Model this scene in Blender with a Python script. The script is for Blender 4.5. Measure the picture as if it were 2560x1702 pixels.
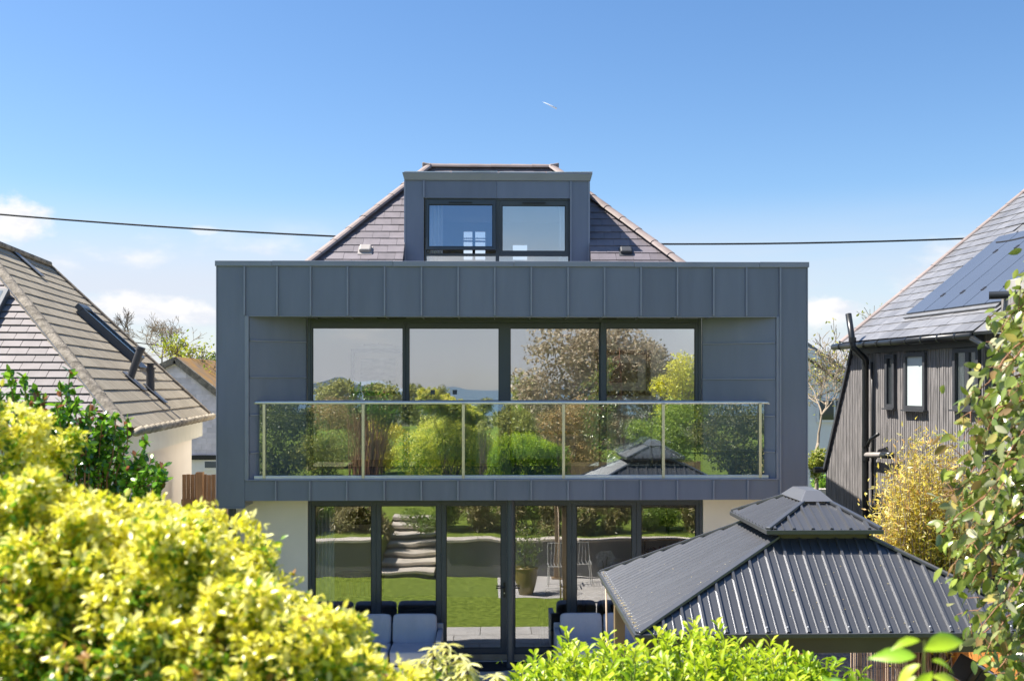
import bpy, math, random
import numpy as np
from mathutils import Vector, Matrix

# ------------------------------------------------------------------ clean
for o in list(bpy.data.objects):
    bpy.data.objects.remove(o, do_unlink=True)
scene = bpy.context.scene
COL = scene.collection
random.seed(7)
rng = np.random.default_rng(11)

# ------------------------------------------------------------------ camera
FPX, CX, HORIZ = 2560.0, 1280.0, 967.0
CAM = Vector((0.0, -15.5, 4.2))
YAW = math.radians(1.3)
SA, CA = math.sin(YAW), math.cos(YAW)
cam_data = bpy.data.cameras.new('camera')
cam_data.lens = 36.0
cam_data.sensor_width = 36.0
cam_data.sensor_fit = 'HORIZONTAL'
cam_data.shift_y = (HORIZ - 851.0) / 2560.0
cam_data.clip_start = 0.05
cam_data.clip_end = 20000
cam_data.dof.use_dof = True
cam_data.dof.focus_distance = 15.6
cam_data.dof.aperture_fstop = 3.6
cam = bpy.data.objects.new('camera', cam_data)
COL.objects.link(cam)
cam.location = CAM
cam.rotation_euler = (math.radians(90), 0, -YAW)
scene.camera = cam

# ------------------------------------------------------------------ sky and sun
SUN_EL = math.radians(58)
SUN_AZ = math.radians(-80)            # clockwise from +Y: left of the house, a little behind its front
sun_dir = Vector((math.sin(SUN_AZ) * math.cos(SUN_EL), math.cos(SUN_AZ) * math.cos(SUN_EL), math.sin(SUN_EL)))
world = bpy.data.worlds.new('World')
scene.world = world
world.use_nodes = True
wn, wl = world.node_tree.nodes, world.node_tree.links
wn.clear()
w_out = wn.new('ShaderNodeOutputWorld')
w_bg = wn.new('ShaderNodeBackground')
sky = wn.new('ShaderNodeTexSky')
sky.sky_type = 'NISHITA'
sky.sun_disc = False
sky.sun_elevation = SUN_EL
sky.sun_rotation = SUN_AZ % (2 * math.pi)
sky.altitude = 20
sky.air_density = 1.0
sky.dust_density = 0.6
sky.ozone_density = 2.2
w_hsv = wn.new('ShaderNodeHueSaturation')
w_hsv.inputs['Saturation'].default_value = 1.22
w_hsv.inputs['Hue'].default_value = 0.503
w_hsv.inputs['Value'].default_value = 0.68
wl.new(sky.outputs[0], w_hsv.inputs['Color'])
w_tc = wn.new('ShaderNodeTexCoord')
w_sep = wn.new('ShaderNodeSeparateXYZ')
wl.new(w_tc.outputs['Generated'], w_sep.inputs[0])


def wmath(op, a, b=None, clamp=False):
    n = wn.new('ShaderNodeMath')
    n.operation = op
    n.use_clamp = clamp
    for i, v in enumerate((a, b)):
        if v is None:
            continue
        if hasattr(v, 'is_output'):
            wl.new(v, n.inputs[i])
        else:
            n.inputs[i].default_value = v
    return n.outputs[0]


def wramp(v, a, b, lo=0.0, hi=1.0, smooth=True):
    n = wn.new('ShaderNodeMapRange')
    n.interpolation_type = 'SMOOTHSTEP' if smooth else 'LINEAR'
    n.inputs['From Min'].default_value = a
    n.inputs['From Max'].default_value = b
    n.inputs['To Min'].default_value = lo
    n.inputs['To Max'].default_value = hi
    wl.new(v, n.inputs['Value'])
    return n.outputs[0]


def wnoise(scale, loc, sc, detail=8, rough=0.55):
    m = wn.new('ShaderNodeMapping')
    m.inputs['Scale'].default_value = scale
    m.inputs['Location'].default_value = loc
    wl.new(w_tc.outputs['Generated'], m.inputs['Vector'])
    t = wn.new('ShaderNodeTexNoise')
    t.inputs['Scale'].default_value = sc
    t.inputs['Detail'].default_value = detail
    t.inputs['Roughness'].default_value = rough
    wl.new(m.outputs[0], t.inputs['Vector'])
    return t.outputs['Fac']


elev = w_sep.outputs['Z']
# thin milky veil near the horizon, streaked
veil_n = wnoise((1.0, 1.0, 7.0), (0.3, 0.1, 0.0), 2.2, 6, 0.55)
veil_band = wramp(elev, 0.19, 0.085, 0.0, 1.0)
veil = wmath('MULTIPLY', veil_band, wramp(veil_n, 0.30, 0.60, 0.55, 1.0), True)
veil = wmath('MULTIPLY', veil, 0.86, True)
# small cumulus low on the horizon
cum_n = wnoise((1.0, 1.0, 2.3), (1.72, 0.35, 0.1), 6.5, 9, 0.52)
cum_band = wmath('MULTIPLY', wramp(elev, 0.02, 0.06), wramp(elev, 0.165, 0.105), True)
cum = wmath('MULTIPLY', wramp(cum_n, 0.52, 0.66), cum_band, True)


blob_n = wmath('MULTIPLY', wnoise((1, 1, 1.5), (.4, 0, .7), 42, 7, 0.6), 0.75)


def cloud_blob(px, py, wpx, hpx, dens=1.0):
    """a cumulus at one place in the sky, its outline broken up by noise"""
    a = math.atan2((px - 1280) / 2560.0, 1.0) + math.radians(1.3)
    e = math.atan((967.0 - py) / 2560.0)
    c = (math.sin(a) * math.cos(e), math.cos(a) * math.cos(e), math.sin(e))
    s_ = wn.new('ShaderNodeVectorMath'); s_.operation = 'SUBTRACT'
    wl.new(w_tc.outputs['Generated'], s_.inputs[0]); s_.inputs[1].default_value = c
    m_ = wn.new('ShaderNodeVectorMath'); m_.operation = 'MULTIPLY'
    wl.new(s_.outputs[0], m_.inputs[0]); m_.inputs[1].default_value = (2560.0 / wpx, 2560.0 / wpx, 2560.0 / hpx)
    l_ = wn.new('ShaderNodeVectorMath'); l_.operation = 'LENGTH'
    wl.new(m_.outputs[0], l_.inputs[0])
    v_ = wmath('ADD', wramp(l_.outputs['Value'], 0.0, 1.5, 0.75, 0.0, False), blob_n)
    return wmath('MULTIPLY', wramp(v_, 0.56, 0.90), dens)


for b_ in ((30, 592, 85, 52), (330, 775, 110, 34), (440, 790, 130, 34), (2060, 790, 90, 40), (510, 592, 40, 14, .5), (-300, 700, 200, 70), (2900, 740, 220, 60)):
    cum = wmath('MAXIMUM', cum, cloud_blob(*b_), True)
# soft shading inside the cumulus
cum_s = wnoise((1.0, 1.0, 2.3), (1.72, 0.35, 0.125), 24, 7, 0.55)
shade = wramp(cum_s, 0.42, 0.66, 1.0, 0.35)


def wmix(fac, a, b):
    n = wn.new('ShaderNodeMix')
    n.data_type = 'RGBA'
    wl.new(fac, n.inputs[0])
    for sock, v in ((n.inputs[6], a), (n.inputs[7], b)):
        if hasattr(v, 'is_output'):
            wl.new(v, sock)
        else:
            sock.default_value = v
    return n.outputs[2]


w_cloudcol = wn.new('ShaderNodeMix')
w_cloudcol.data_type = 'RGBA'
w_cloudcol.inputs[6].default_value = (2.75, 3.0, 3.5, 1)
w_cloudcol.inputs[7].default_value = (3.95, 3.9, 3.9, 1)
wl.new(shade, w_cloudcol.inputs[0])
c1 = wmix(veil, w_hsv.outputs[0], (2.95, 3.08, 3.5, 1))
c2 = wmix(cum, c1, w_cloudcol.outputs[2])
wl.new(c2, w_bg.inputs['Color'])
w_bg.inputs['Strength'].default_value = 0.12
wl.new(w_bg.outputs[0], w_out.inputs['Surface'])

sun_data = bpy.data.lights.new('sun', 'SUN')
sun_data.energy = 5.0
sun_data.angle = math.radians(0.53)
sun_data.color = (1.0, 0.94, 0.85)
sun = bpy.data.objects.new('sun', sun_data)
COL.objects.link(sun)
sun.rotation_euler = sun_dir.to_track_quat('Z', 'Y').to_euler()
sun.location = (-30, 5, 40)

scene.render.engine = 'CYCLES'
scene.view_settings.view_transform = 'Standard'
scene.view_settings.look = 'None'
scene.view_settings.gamma = 1.0
scene.view_settings.use_curve_mapping = False
scene.view_settings.exposure = 1.14
scene.cycles.max_bounces = 7
scene.cycles.transparent_max_bounces = 20
scene.cycles.caustics_reflective = False
scene.cycles.caustics_refractive = False


# ------------------------------------------------------------------ pixel helpers
def ray(px, py):
    rx, uy = (px - CX) / FPX, (HORIZ - py) / FPX
    return Vector((SA + CA * rx, CA - SA * rx, uy))


def P(px, py, Y):
    d = ray(px, py)
    return CAM + d * ((Y - CAM.y) / d.y)


def Pd(px, py, depth):
    return CAM + ray(px, py) * depth


def PZ(px, py, Z):
    d = ray(px, py)
    return CAM + d * ((Z - CAM.z) / d.z)


def Pplane(px, py, p0, n):
    d = ray(px, py)
    return CAM + d * ((p0 - CAM).dot(n) / d.dot(n))


def X(px, Y=0.0):
    return P(px, 967, Y).x


def Zh(py, Y=0.0):
    return P(1280, py, Y).z


# ------------------------------------------------------------------ object helpers
WM = {}


def world_mat(o):
    return WM.get(o.name, Matrix())


def thing(name, label, cat, loc=(0, 0, 0), group=None):
    o = bpy.data.objects.new(name, None)
    COL.objects.link(o)
    o.empty_display_size = 0.3
    o.location = loc
    WM[o.name] = Matrix.Translation(Vector(loc))
    o['label'] = label
    o['category'] = cat
    if group:
        o['group'] = group
    return o


def tag(o, label=None, cat=None, group=None, kind=None):
    if label: o['label'] = label
    if cat: o['category'] = cat
    if group: o['group'] = group
    if kind: o['kind'] = kind
    return o


def place(o, M, parent=None):
    COL.objects.link(o)
    WM[o.name] = M.copy()
    if parent is not None:
        o.parent = parent
        o.matrix_parent_inverse = world_mat(parent).inverted()
    o.matrix_basis = M
    return o


def inst(name, mesh, M, parent=None):
    return place(bpy.data.objects.new(name, mesh), M, parent)


def new_mesh(name, v, f, mat=None, smooth=False):
    me = bpy.data.meshes.new(name)
    me.from_pydata([tuple(p) for p in v], [], f)
    me.update()
    if mat is not None:
        me.materials.append(mat)
    if smooth:
        me.polygons.foreach_set('use_smooth', [True] * len(me.polygons))
    return me


class MB:
    def __init__(self):
        self.v, self.f = [], []

    def add(self, v, f):
        b = len(self.v)
        self.v += [tuple(p) for p in v]
        self.f += [tuple(i + b for i in q) for q in f]
        return self

    def box(self, x0, x1, y0, y1, z0, z1):
        v = [(x0, y0, z0), (x1, y0, z0), (x1, y1, z0), (x0, y1, z0), (x0, y0, z1), (x1, y0, z1), (x1, y1, z1), (x0, y1, z1)]
        return self.add(v, [(0, 3, 2, 1), (4, 5, 6, 7), (0, 1, 5, 4), (1, 2, 6, 5), (2, 3, 7, 6), (3, 0, 4, 7)])

    def obox(self, c, ux, uy, uz, hx, hy, hz):
        c, ux, uy, uz = Vector(c), Vector(ux), Vector(uy), Vector(uz)
        v = []
        for sz in (-1, 1):
            for sx, sy in ((-1, -1), (1, -1), (1, 1), (-1, 1)):
                v.append(c + ux * hx * sx + uy * hy * sy + uz * hz * sz)
        return self.add(v, [(0, 3, 2, 1), (4, 5, 6, 7), (0, 1, 5, 4), (1, 2, 6, 5), (2, 3, 7, 6), (3, 0, 4, 7)])

    def bar(self, a, b, w, h, up=(0, 0, 1)):
        a, b = Vector(a), Vector(b)
        d = (b - a)
        L = d.length
        d.normalize()
        s = d.cross(Vector(up))
        if s.length < 1e-4:
            s = d.cross(Vector((1, 0, 0)))
        s.normalize()
        u = s.cross(d).normalized()
        return self.obox((a + b) / 2, d, s, u, L / 2, w / 2, h / 2)

    def prism(self, poly, off):
        """poly: planar list of 3D points (counter-clockwise seen from outside), extruded by -off"""
        n = len(poly)
        off = Vector(off)
        v = [Vector(p) for p in poly] + [Vector(p) + off for p in poly]
        f = [tuple(range(n)), tuple(range(2 * n - 1, n - 1, -1))]
        for i in range(n):
            j = (i + 1) % n
            f.append((j, i, i + n, j + n))
        return self.add(v, f)

    def tube(self, pts, r, n=8, cap=True):
        pts = [Vector(p) for p in pts]
        rs = r if isinstance(r, (list, tuple)) else [r] * len(pts)
        rings = []
        prev = None
        for i, p in enumerate(pts):
            d = (pts[min(i + 1, len(pts) - 1)] - pts[max(i - 1, 0)])
            if d.length < 1e-9: d = Vector((0, 0, 1))
            d.normalize()
            if prev is None:
                a = Vector((1, 0, 0)) if abs(d.x) < 0.8 else Vector((0, 1, 0))
                s = d.cross(a).normalized()
            else:
                s = (prev - d * prev.dot(d))
                s = s.normalized() if s.length > 1e-6 else d.orthogonal().normalized()
            prev = s
            t = d.cross(s)
            rings.append([p + (s * math.cos(2 * math.pi * k / n) + t * math.sin(2 * math.pi * k / n)) * rs[i] for k in range(n)])
        v = [q for rg in rings for q in rg]
        f = []
        for i in range(len(rings) - 1):
            for k in range(n):
                k2 = (k + 1) % n
                f.append((i * n + k, i * n + k2, (i + 1) * n + k2, (i + 1) * n + k))
        if cap:
            f.append(tuple(range(n - 1, -1, -1)))
            f.append(tuple((len(rings) - 1) * n + k for k in range(n)))
        return self.add(v, f)

    def lathe(self, c, prof, n=20):
        c = Vector(c)
        v, f = [], []
        for r, z in prof:
            for k in range(n):
                a = 2 * math.pi * k / n
                v.append(c + Vector((r * math.cos(a), r * math.sin(a), z)))
        m = len(prof)
        for i in range(m - 1):
            for k in range(n):
                k2 = (k + 1) % n
                f.append((i * n + k, i * n + k2, (i + 1) * n + k2, (i + 1) * n + k))
        f.append(tuple(range(n - 1, -1, -1)))
        f.append(tuple((m - 1) * n + k for k in range(n)))
        return self.add(v, f)

    def cushion(self, c, size, e=0.28, nu=22, nv=14, rot=None):
        c = Vector(c)
        R = rot if rot is not None else Matrix.Identity(3)
        def sg(x, p): return math.copysign(abs(x) ** p, x)
        v, f = [], []
        for i in range(nv + 1):
            ph = -math.pi / 2 + math.pi * i / nv
            for k in range(nu):
                th = 2 * math.pi * k / nu
                q = Vector((size[0] / 2 * sg(math.cos(ph), e) * sg(math.cos(th), e),
                            size[1] / 2 * sg(math.cos(ph), e) * sg(math.sin(th), e),
                            size[2] / 2 * sg(math.sin(ph), e)))
                v.append(c + R @ q)
        for i in range(nv):
            for k in range(nu):
                k2 = (k + 1) % nu
                f.append((i * nu + k, i * nu + k2, (i + 1) * nu + k2, (i + 1) * nu + k))
        return self.add(v, f)

    def build(self, name, mat, parent=None, smooth=False, bevel=0.0, origin=None):
        a = np.array(self.v, dtype=float)
        if origin is None:
            lo, hi = a.min(0), a.max(0)
            origin = ((lo[0] + hi[0]) / 2, (lo[1] + hi[1]) / 2, lo[2])
        a = a - np.array(origin)
        me = new_mesh(name, a, self.f, mat, smooth)
        o = inst(name, me, Matrix.Translation(Vector(origin)), parent)
        if bevel:
            m = o.modifiers.new('bevel', 'BEVEL')
            m.width = bevel
            m.segments = 2
            m.limit_method = 'ANGLE'
        return o


def box(name, mat, parent, x0, x1, y0, y1, z0, z1, bevel=0.0):
    return MB().box(min(x0, x1), max(x0, x1), min(y0, y1), max(y0, y1), min(z0, z1), max(z0, z1)).build(name, mat, parent, bevel=bevel)


# ------------------------------------------------------------------ materials
def mat_base(name):
    m = bpy.data.materials.new(name)
    m.use_nodes = True
    n, l = m.node_tree.nodes, m.node_tree.links
    n.clear()
    out = n.new('ShaderNodeOutputMaterial')
    return m, n, l, out


def principled(name, col, rough=0.6, metal=0.0, spec=0.5, var=0.12, vscale=3.0, bump=0.0, bscale=60.0, rand=0.0,
               stretch=(1, 1, 1), col2=None, bdist=0.004, emis=None):
    """colour with noise variation, per-object random tint and fine relief"""
    m, n, l, out = mat_base(name)
    b = n.new('ShaderNodeBsdfPrincipled')
    b.inputs['Roughness'].default_value = rough
    b.inputs['Metallic'].default_value = metal
    b.inputs['Specular IOR Level'].default_value = spec
    tc = n.new('ShaderNodeTexCoord')
    oi = n.new('ShaderNodeObjectInfo')
    add = n.new('ShaderNodeVectorMath')
    add.operation = 'ADD'
    sc = n.new('ShaderNodeVectorMath')
    sc.operation = 'SCALE'
    sc.inputs['Scale'].default_value = 37.0
    cmb = n.new('ShaderNodeCombineXYZ')
    for i in range(3): l.new(oi.outputs['Random'], cmb.inputs[i])
    l.new(cmb.outputs[0], sc.inputs[0])
    mp = n.new('ShaderNodeMapping')
    mp.inputs['Scale'].default_value = stretch
    l.new(tc.outputs['Object'], mp.inputs['Vector'])
    l.new(mp.outputs[0], add.inputs[0])
    l.new(sc.outputs[0], add.inputs[1])
    t = n.new('ShaderNodeTexNoise')
    t.inputs['Scale'].default_value = vscale
    t.inputs['Detail'].default_value = 6
    l.new(add.outputs[0], t.inputs['Vector'])
    mr = n.new('ShaderNodeMapRange')
    mr.inputs['From Min'].default_value = 0.3
    mr.inputs['From Max'].default_value = 0.7
    l.new(t.outputs['Fac'], mr.inputs['Value'])
    mx = n.new('ShaderNodeMix')
    mx.data_type = 'RGBA'
    c = np.array(col)
    lo = c * (1 - var)
    hi = np.array(col2) if col2 is not None else np.minimum(c * (1 + var), 1)
    mx.inputs[6].default_value = (*lo, 1)
    mx.inputs[7].default_value = (*hi, 1)
    l.new(mr.outputs[0], mx.inputs[0])
    colout = mx.outputs[2]
    if rand:
        r2 = n.new('ShaderNodeMapRange')
        r2.inputs['To Min'].default_value = 1 - rand
        r2.inputs['To Max'].default_value = 1 + rand
        l.new(oi.outputs['Random'], r2.inputs['Value'])
        sm = n.new('ShaderNodeVectorMath')
        sm.operation = 'SCALE'
        l.new(colout, sm.inputs[0])
        l.new(r2.outputs[0], sm.inputs['Scale'])
        colout = sm.outputs[0]
    l.new(colout, b.inputs['Base Color'])
    if bump:
        bt = n.new('ShaderNodeTexNoise')
        bt.inputs['Scale'].default_value = bscale
        bt.inputs['Detail'].default_value = 4
        l.new(add.outputs[0], bt.inputs['Vector'])
        bp = n.new('ShaderNodeBump')
        bp.inputs['Strength'].default_value = bump
        bp.inputs['Distance'].default_value = bdist
        l.new(bt.outputs['Fac'], bp.inputs['Height'])
        l.new(bp.outputs[0], b.inputs['Normal'])
    if emis:
        b.inputs['Emission Color'].default_value = (*emis[0], 1)
        b.inputs['Emission Strength'].default_value = emis[1]
    l.new(b.outputs[0], out.inputs['Surface'])
    return m


def glass_mat(name, tint=(1, 1, 1), refl=0.12, wave=0.0, wscale=1.2, rough=0.0):
    """thin pane: clear transmission plus a mirror layer that grows at grazing angles"""
    m, n, l, out = mat_base(name)
    tr = n.new('ShaderNodeBsdfTransparent')
    tr.inputs[0].default_value = (*tint, 1)
    gl = n.new('ShaderNodeBsdfGlossy')
    gl.inputs['Roughness'].default_value = rough
    gl.inputs['Color'].default_value = (0.98, 0.99, 1.0, 1)
    lw = n.new('ShaderNodeLayerWeight')
    lw.inputs['Blend'].default_value = 0.25
    mr = n.new('ShaderNodeMapRange')
    mr.inputs['To Min'].default_value = refl
    mr.inputs['To Max'].default_value = 1.0
    pw = n.new('ShaderNodeMath')
    pw.operation = 'POWER'
    pw.inputs[1].default_value = 3.0
    l.new(lw.outputs['Facing'], pw.inputs[0])
    l.new(pw.outputs[0], mr.inputs['Value'])
    mx = n.new('ShaderNodeMixShader')
    l.new(mr.outputs[0], mx.inputs[0])
    l.new(tr.outputs[0], mx.inputs[1])
    l.new(gl.outputs[0], mx.inputs[2])
    if wave:
        tc = n.new('ShaderNodeTexCoord')
        oi = n.new('ShaderNodeObjectInfo')
        ad = n.new('ShaderNodeVectorMath')
        ad.operation = 'ADD'
        cb = n.new('ShaderNodeCombineXYZ')
        mu = n.new('ShaderNodeMath')
        mu.operation = 'MULTIPLY'
        mu.inputs[1].default_value = 50
        l.new(oi.outputs['Random'], mu.inputs[0])
        l.new(mu.outputs[0], cb.inputs[0])
        l.new(tc.outputs['Object'], ad.inputs[0])
        l.new(cb.outputs[0], ad.inputs[1])
        t = n.new('ShaderNodeTexNoise')
        t.inputs['Scale'].default_value = wscale
        t.inputs['Detail'].default_value = 1.0
        l.new(ad.outputs[0], t.inputs['Vector'])
        bp = n.new('ShaderNodeBump')
        bp.inputs['Strength'].default_value = 1.0
        bp.inputs['Distance'].default_value = wave
        l.new(t.outputs['Fac'], bp.inputs['Height'])
        l.new(bp.outputs[0], gl.inputs['Normal'])
    l.new(mx.outputs[0], out.inputs['Surface'])
    return m


def leaf_mat(name, trans=0.45, rough=0.35, spec=0.5):
    """colour from the leaf's own tint attribute, thin-leaf translucency, waxy gloss"""
    m, n, l, out = mat_base(name)
    at = n.new('ShaderNodeAttribute')
    at.attribute_name = 'tint'
    b = n.new('ShaderNodeBsdfPrincipled')
    b.inputs['Roughness'].default_value = rough
    b.inputs['Specular IOR Level'].default_value = spec
    l.new(at.outputs['Color'], b.inputs['Base Color'])
    tl = n.new('ShaderNodeBsdfTranslucent')
    l.new(at.outputs['Color'], tl.inputs[0])
    mx = n.new('ShaderNodeMixShader')
    mx.inputs[0].default_value = trans
    l.new(b.outputs[0], mx.inputs[1])
    l.new(tl.outputs[0], mx.inputs[2])
    l.new(mx.outputs[0], out.inputs['Surface'])
    return m


M = {}
M['zinc'] = principled('zinc', (0.172, 0.190, 0.258), 0.42, 0.25, 0.5, 0.06, 2.3, 0.28, 2.6, 0.06, (2.2, 2.2, .4), bdist=0.02)
M['zinc_trim'] = principled('zinc_trim', (0.255, 0.27, 0.34), 0.40, 0.25, 0.5, 0.06, 3.0)
M['frame'] = principled('window_frame_grey', (0.055, 0.066, 0.078), 0.42, 0.0, 0.5, 0.06, 4)
M['dark'] = principled('dark_gasket', (0.014, 0.015, 0.017), 0.5)
M['glass_up'] = glass_mat('window_glass', (0.985, 0.99, 0.99), 0.31, 0.0012, 1.6)
M['glass_low'] = glass_mat('door_glass', (0.985, 0.99, 0.985), 0.25, 0.0020, 1.5)
M['glass_bal'] = glass_mat('balustrade_glass', (0.91, 0.96, 0.945), 0.22, 0.0005, 1.2)
M['glass_far'] = glass_mat('far_window_glass', (0.9, 0.95, 0.95), 0.2, 0.0008, 2.0)
M['steel'] = principled('warm_reflection_steel', (0.82, 0.72, 0.48), 0.35, 0.6, 0.5, 0.06, 8)  # yellow in the base colour stands in for light reflected off the garden
M['alu'] = principled('pale_aluminium', (0.78, 0.78, 0.76), 0.38, 0.7, 0.5, 0.05, 8)
M['render'] = principled('cream_render', (0.84, 0.76, 0.65), 0.85, 0, 0.3, 0.04, 2.0, 0.2, 150, bdist=0.002)
M['white'] = principled('white_paint', (0.80, 0.80, 0.79), 0.6, 0, 0.4, 0.03, 3)
M['inwall'] = principled('interior_wall', (0.80, 0.78, 0.74), 0.8, 0, 0.3, 0.03, 1)
M['infloor'] = principled('interior_floor', (0.30, 0.24, 0.17), 0.5, 0, 0.4, 0.2, 6, stretch=(1, 12, 1))
M['slate'] = principled('slate', (0.165, 0.145, 0.158), 0.5, 0, 0.5, 0.12, 7, 0.25, 40, 0.13, bdist=0.003)
M['slate_lilac'] = principled('slate_lilac', (0.205, 0.180, 0.176), 0.55, 0, 0.4, 0.12, 7, 0.25, 40, 0.12, bdist=0.003)
M['slate_dark'] = principled('slate_dark', (0.185, 0.185, 0.192), 0.36, 0, 0.5, 0.15, 7, 0.25, 40, 0.20, bdist=0.003)
M['ridge'] = principled('ridge_tile', (0.245, 0.195, 0.180), 0.6, 0, 0.4, 0.15, 5, 0.3, 60, 0.10)
M['slate_pale'] = principled('slate_pale', (0.70, 0.65, 0.69), 0.6, 0, 0.4, 0.12, 5, 0.2, 40, 0.12)
M['membrane'] = principled('flat_roof_membrane', (0.15, 0.155, 0.165), 0.8, 0, 0.3, 0.2, 3)
M['gaz_post'] = principled('gazebo_post_brown', (0.27, 0.19, 0.11), 0.4, 0.1, 0.5, 0.1, 3)
M['plastic'] = principled('grey_plastic', (0.34, 0.31, 0.29), 0.55, 0, 0.4, 0.1, 6)
M['plastic_d'] = principled('dark_plastic', (0.055, 0.058, 0.065), 0.5, 0, 0.4, 0.1, 6)
M['black_pipe'] = principled('black_pipe', (0.016, 0.018, 0.020), 0.32, 0, 0.5, 0.1, 6)
M['gaz_roof'] = principled('gazebo_roof_metal', (0.118, 0.122, 0.132), 0.28, 0.45, 0.5, 0.07, 3, 0.1, 25, 0.04)
M['gaz_dark'] = principled('gazebo_brown_metal', (0.115, 0.098, 0.070), 0.32, 0.2, 0.5, 0.1, 3)
M['gaz_cap'] = principled('gazebo_cap_metal', (0.155, 0.16, 0.175), 0.38, 0.3, 0.5, 0.05, 3)
M['cushion'] = principled('blue_grey_fabric', (0.36, 0.385, 0.46), 0.9, 0, 0.2, 0.06, 5, 0.6, 9, 0.03, (1, 1, .5), bdist=0.03)
M['sofa_frame'] = principled('sofa_frame_grey', (0.30, 0.33, 0.39), 0.6)
M['sofa_dark'] = principled('charcoal_fabric', (0.065, 0.072, 0.085), 0.9, 0, 0.2, 0.15, 6)
M['paving'] = principled('paving_stone', (0.42, 0.40, 0.385), 0.75, 0, 0.3, 0.12, 3, 0.2, 40, 0.08)
M['joint'] = principled('paving_joint', (0.22, 0.21, 0.20), 0.9, 0, 0.2, 0.2, 8)
M['brick_pav'] = principled('brick_paver', (0.25, 0.225, 0.215), 0.85, 0, 0.3, 0.2, 6, 0.3, 60, 0.22)
M['stone'] = principled('pale_stone', (0.55, 0.49, 0.42), 0.8, 0, 0.3, 0.18, 4, 0.3, 20, 0.08)
M['wall_dark'] = principled('dark_retaining_wall', (0.20, 0.20, 0.20), 0.8, 0, 0.3, 0.2, 2, 0.3, 30)
M['soil'] = principled('garden_soil', (0.09, 0.07, 0.05), 0.95, 0, 0.1, 0.3, 3)
M['lawn'] = principled('lawn_grass', (0.145, 0.225, 0.018), 0.9, 0, 0.2, 0.45, 9, 0.8, 120, col2=(0.24, 0.31, 0.045), bdist=0.02)
M['ground'] = principled('ground_earth', (0.12, 0.13, 0.07), 0.95, 0, 0.1, 0.3, 0.4)
M['sea'] = principled('sea_water', (0.05, 0.11, 0.15), 0.25, 0, 0.5, 0.1, 0.02)
M['hill'] = principled('haze_tinted_hill', (0.34, 0.40, 0.45), 0.95, 0, 0.1, 0.2, 0.01)  # distance haze put into the base colour, paler and bluer
M['conc_tile'] = principled('concrete_tile', (0.345, 0.295, 0.215), 0.85, 0, 0.25, 0.30, 3.5, 0.6, 45, 0.10, (9, 0.7, 1),
                            col2=(0.43, 0.375, 0.285), bdist=0.006)
M['mortar'] = principled('hip_mortar', (0.25, 0.22, 0.18), 0.95, 0, 0.1, 0.45, 9, 1.0, 45, 0.1, bdist=0.02)
M['lichen_tile'] = principled('lichen_tile', (0.27, 0.20, 0.14), 0.9, 0, 0.2, 0.2, 2.2, 0.4, 30, 0.1, col2=(0.42, 0.22, 0.05))
M['cream_wall'] = principled('neighbour_render', (0.86, 0.81, 0.75), 0.8, 0, 0.3, 0.04, 1.5, 0.1, 120)
M['fascia_white'] = principled('white_fascia', (0.78, 0.75, 0.68), 0.35, 0, 0.5, 0.06, 4)
M['lead'] = principled('lead_flashing', (0.19, 0.195, 0.205), 0.5, 0.3, 0.5, 0.15, 8)
M['timber_dark'] = principled('charred_timber', (0.185, 0.178, 0.178), 0.75, 0, 0.3, 0.4, 8, 0.5, 50, 0.1, (6, 6, .35), col2=(0.32, 0.30, 0.295))
M['solar'] = principled('solar_panel', (0.085, 0.100, 0.130), 0.2, 0, 0.6, 0.06, 1)
M['solar_fr'] = principled('solar_frame', (0.03, 0.03, 0.035), 0.4)
M['frosted'] = principled('frosted_glass', (0.55, 0.62, 0.62), 0.25, 0, 0.5, 0.06, 2)
M['coping_grey'] = principled('grey_concrete', (0.36, 0.34, 0.32), 0.85, 0, 0.3, 0.2, 5, 0.3, 40)
M['fence'] = principled('fence_timber', (0.42, 0.26, 0.15), 0.8, 0, 0.3, 0.2, 5, 0.3, 40, 0.14, (6, 6, .5))
M['fence_orange'] = principled('orange_fence_timber', (0.50, 0.20, 0.045), 0.7, 0, 0.3, 0.25, 5, 0.3, 40, 0.12, (6, 6, .5))
M['beam'] = principled('pale_beam', (0.50, 0.42, 0.34), 0.8, 0, 0.3, 0.15, 6)
M['terracotta'] = principled('terracotta', (0.36, 0.165, 0.095), 0.7, 0, 0.3, 0.15, 5, 0.2, 30)
M['glaze'] = principled('olive_glaze', (0.22, 0.17, 0.05), 0.25, 0, 0.5, 0.3, 4)
M['reed'] = principled('reed', (0.56, 0.44, 0.33), 0.8, 0, 0.3, 0.2, 9, 0, 1, 0.2)
M['bbq'] = principled('brown_metal', (0.070, 0.052, 0.042), 0.35, 0.4, 0.5, 0.12, 4)
M['cable'] = principled('black_cable', (0.02, 0.02, 0.022), 0.6)
M['bark'] = principled('bark', (0.16, 0.125, 0.095), 0.9, 0, 0.2, 0.3, 9, 0.5, 40)
M['bark_pale'] = principled('pale_bark', (0.33, 0.27, 0.20), 0.9, 0, 0.2, 0.25, 9, 0.4, 40)
M['stem_green'] = principled('green_stem', (0.16, 0.20, 0.05), 0.6, 0, 0.3, 0.2, 9)
M['stem_red'] = principled('reddish_stem', (0.30, 0.15, 0.08), 0.6, 0, 0.3, 0.2, 9)
M['curtain'] = principled('white_curtain', (0.82, 0.82, 0.82), 0.85, 0, 0.2, 0.05, 4)
M['black'] = principled('black_paint', (0.015, 0.015, 0.016), 0.4)
M['book'] = principled('book_cloth', (0.16, 0.10, 0.09), 0.8, 0, 0.3, 0.2, 3, 0, 1, 0.6)
M['wood'] = principled('brown_wood', (0.20, 0.12, 0.07), 0.5, 0, 0.4, 0.2, 5, stretch=(8, 1, 1))
M['mat_card'] = principled('picture_mount', (0.78, 0.76, 0.72), 0.8, 0, 0.2, 0.03, 3)
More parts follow.
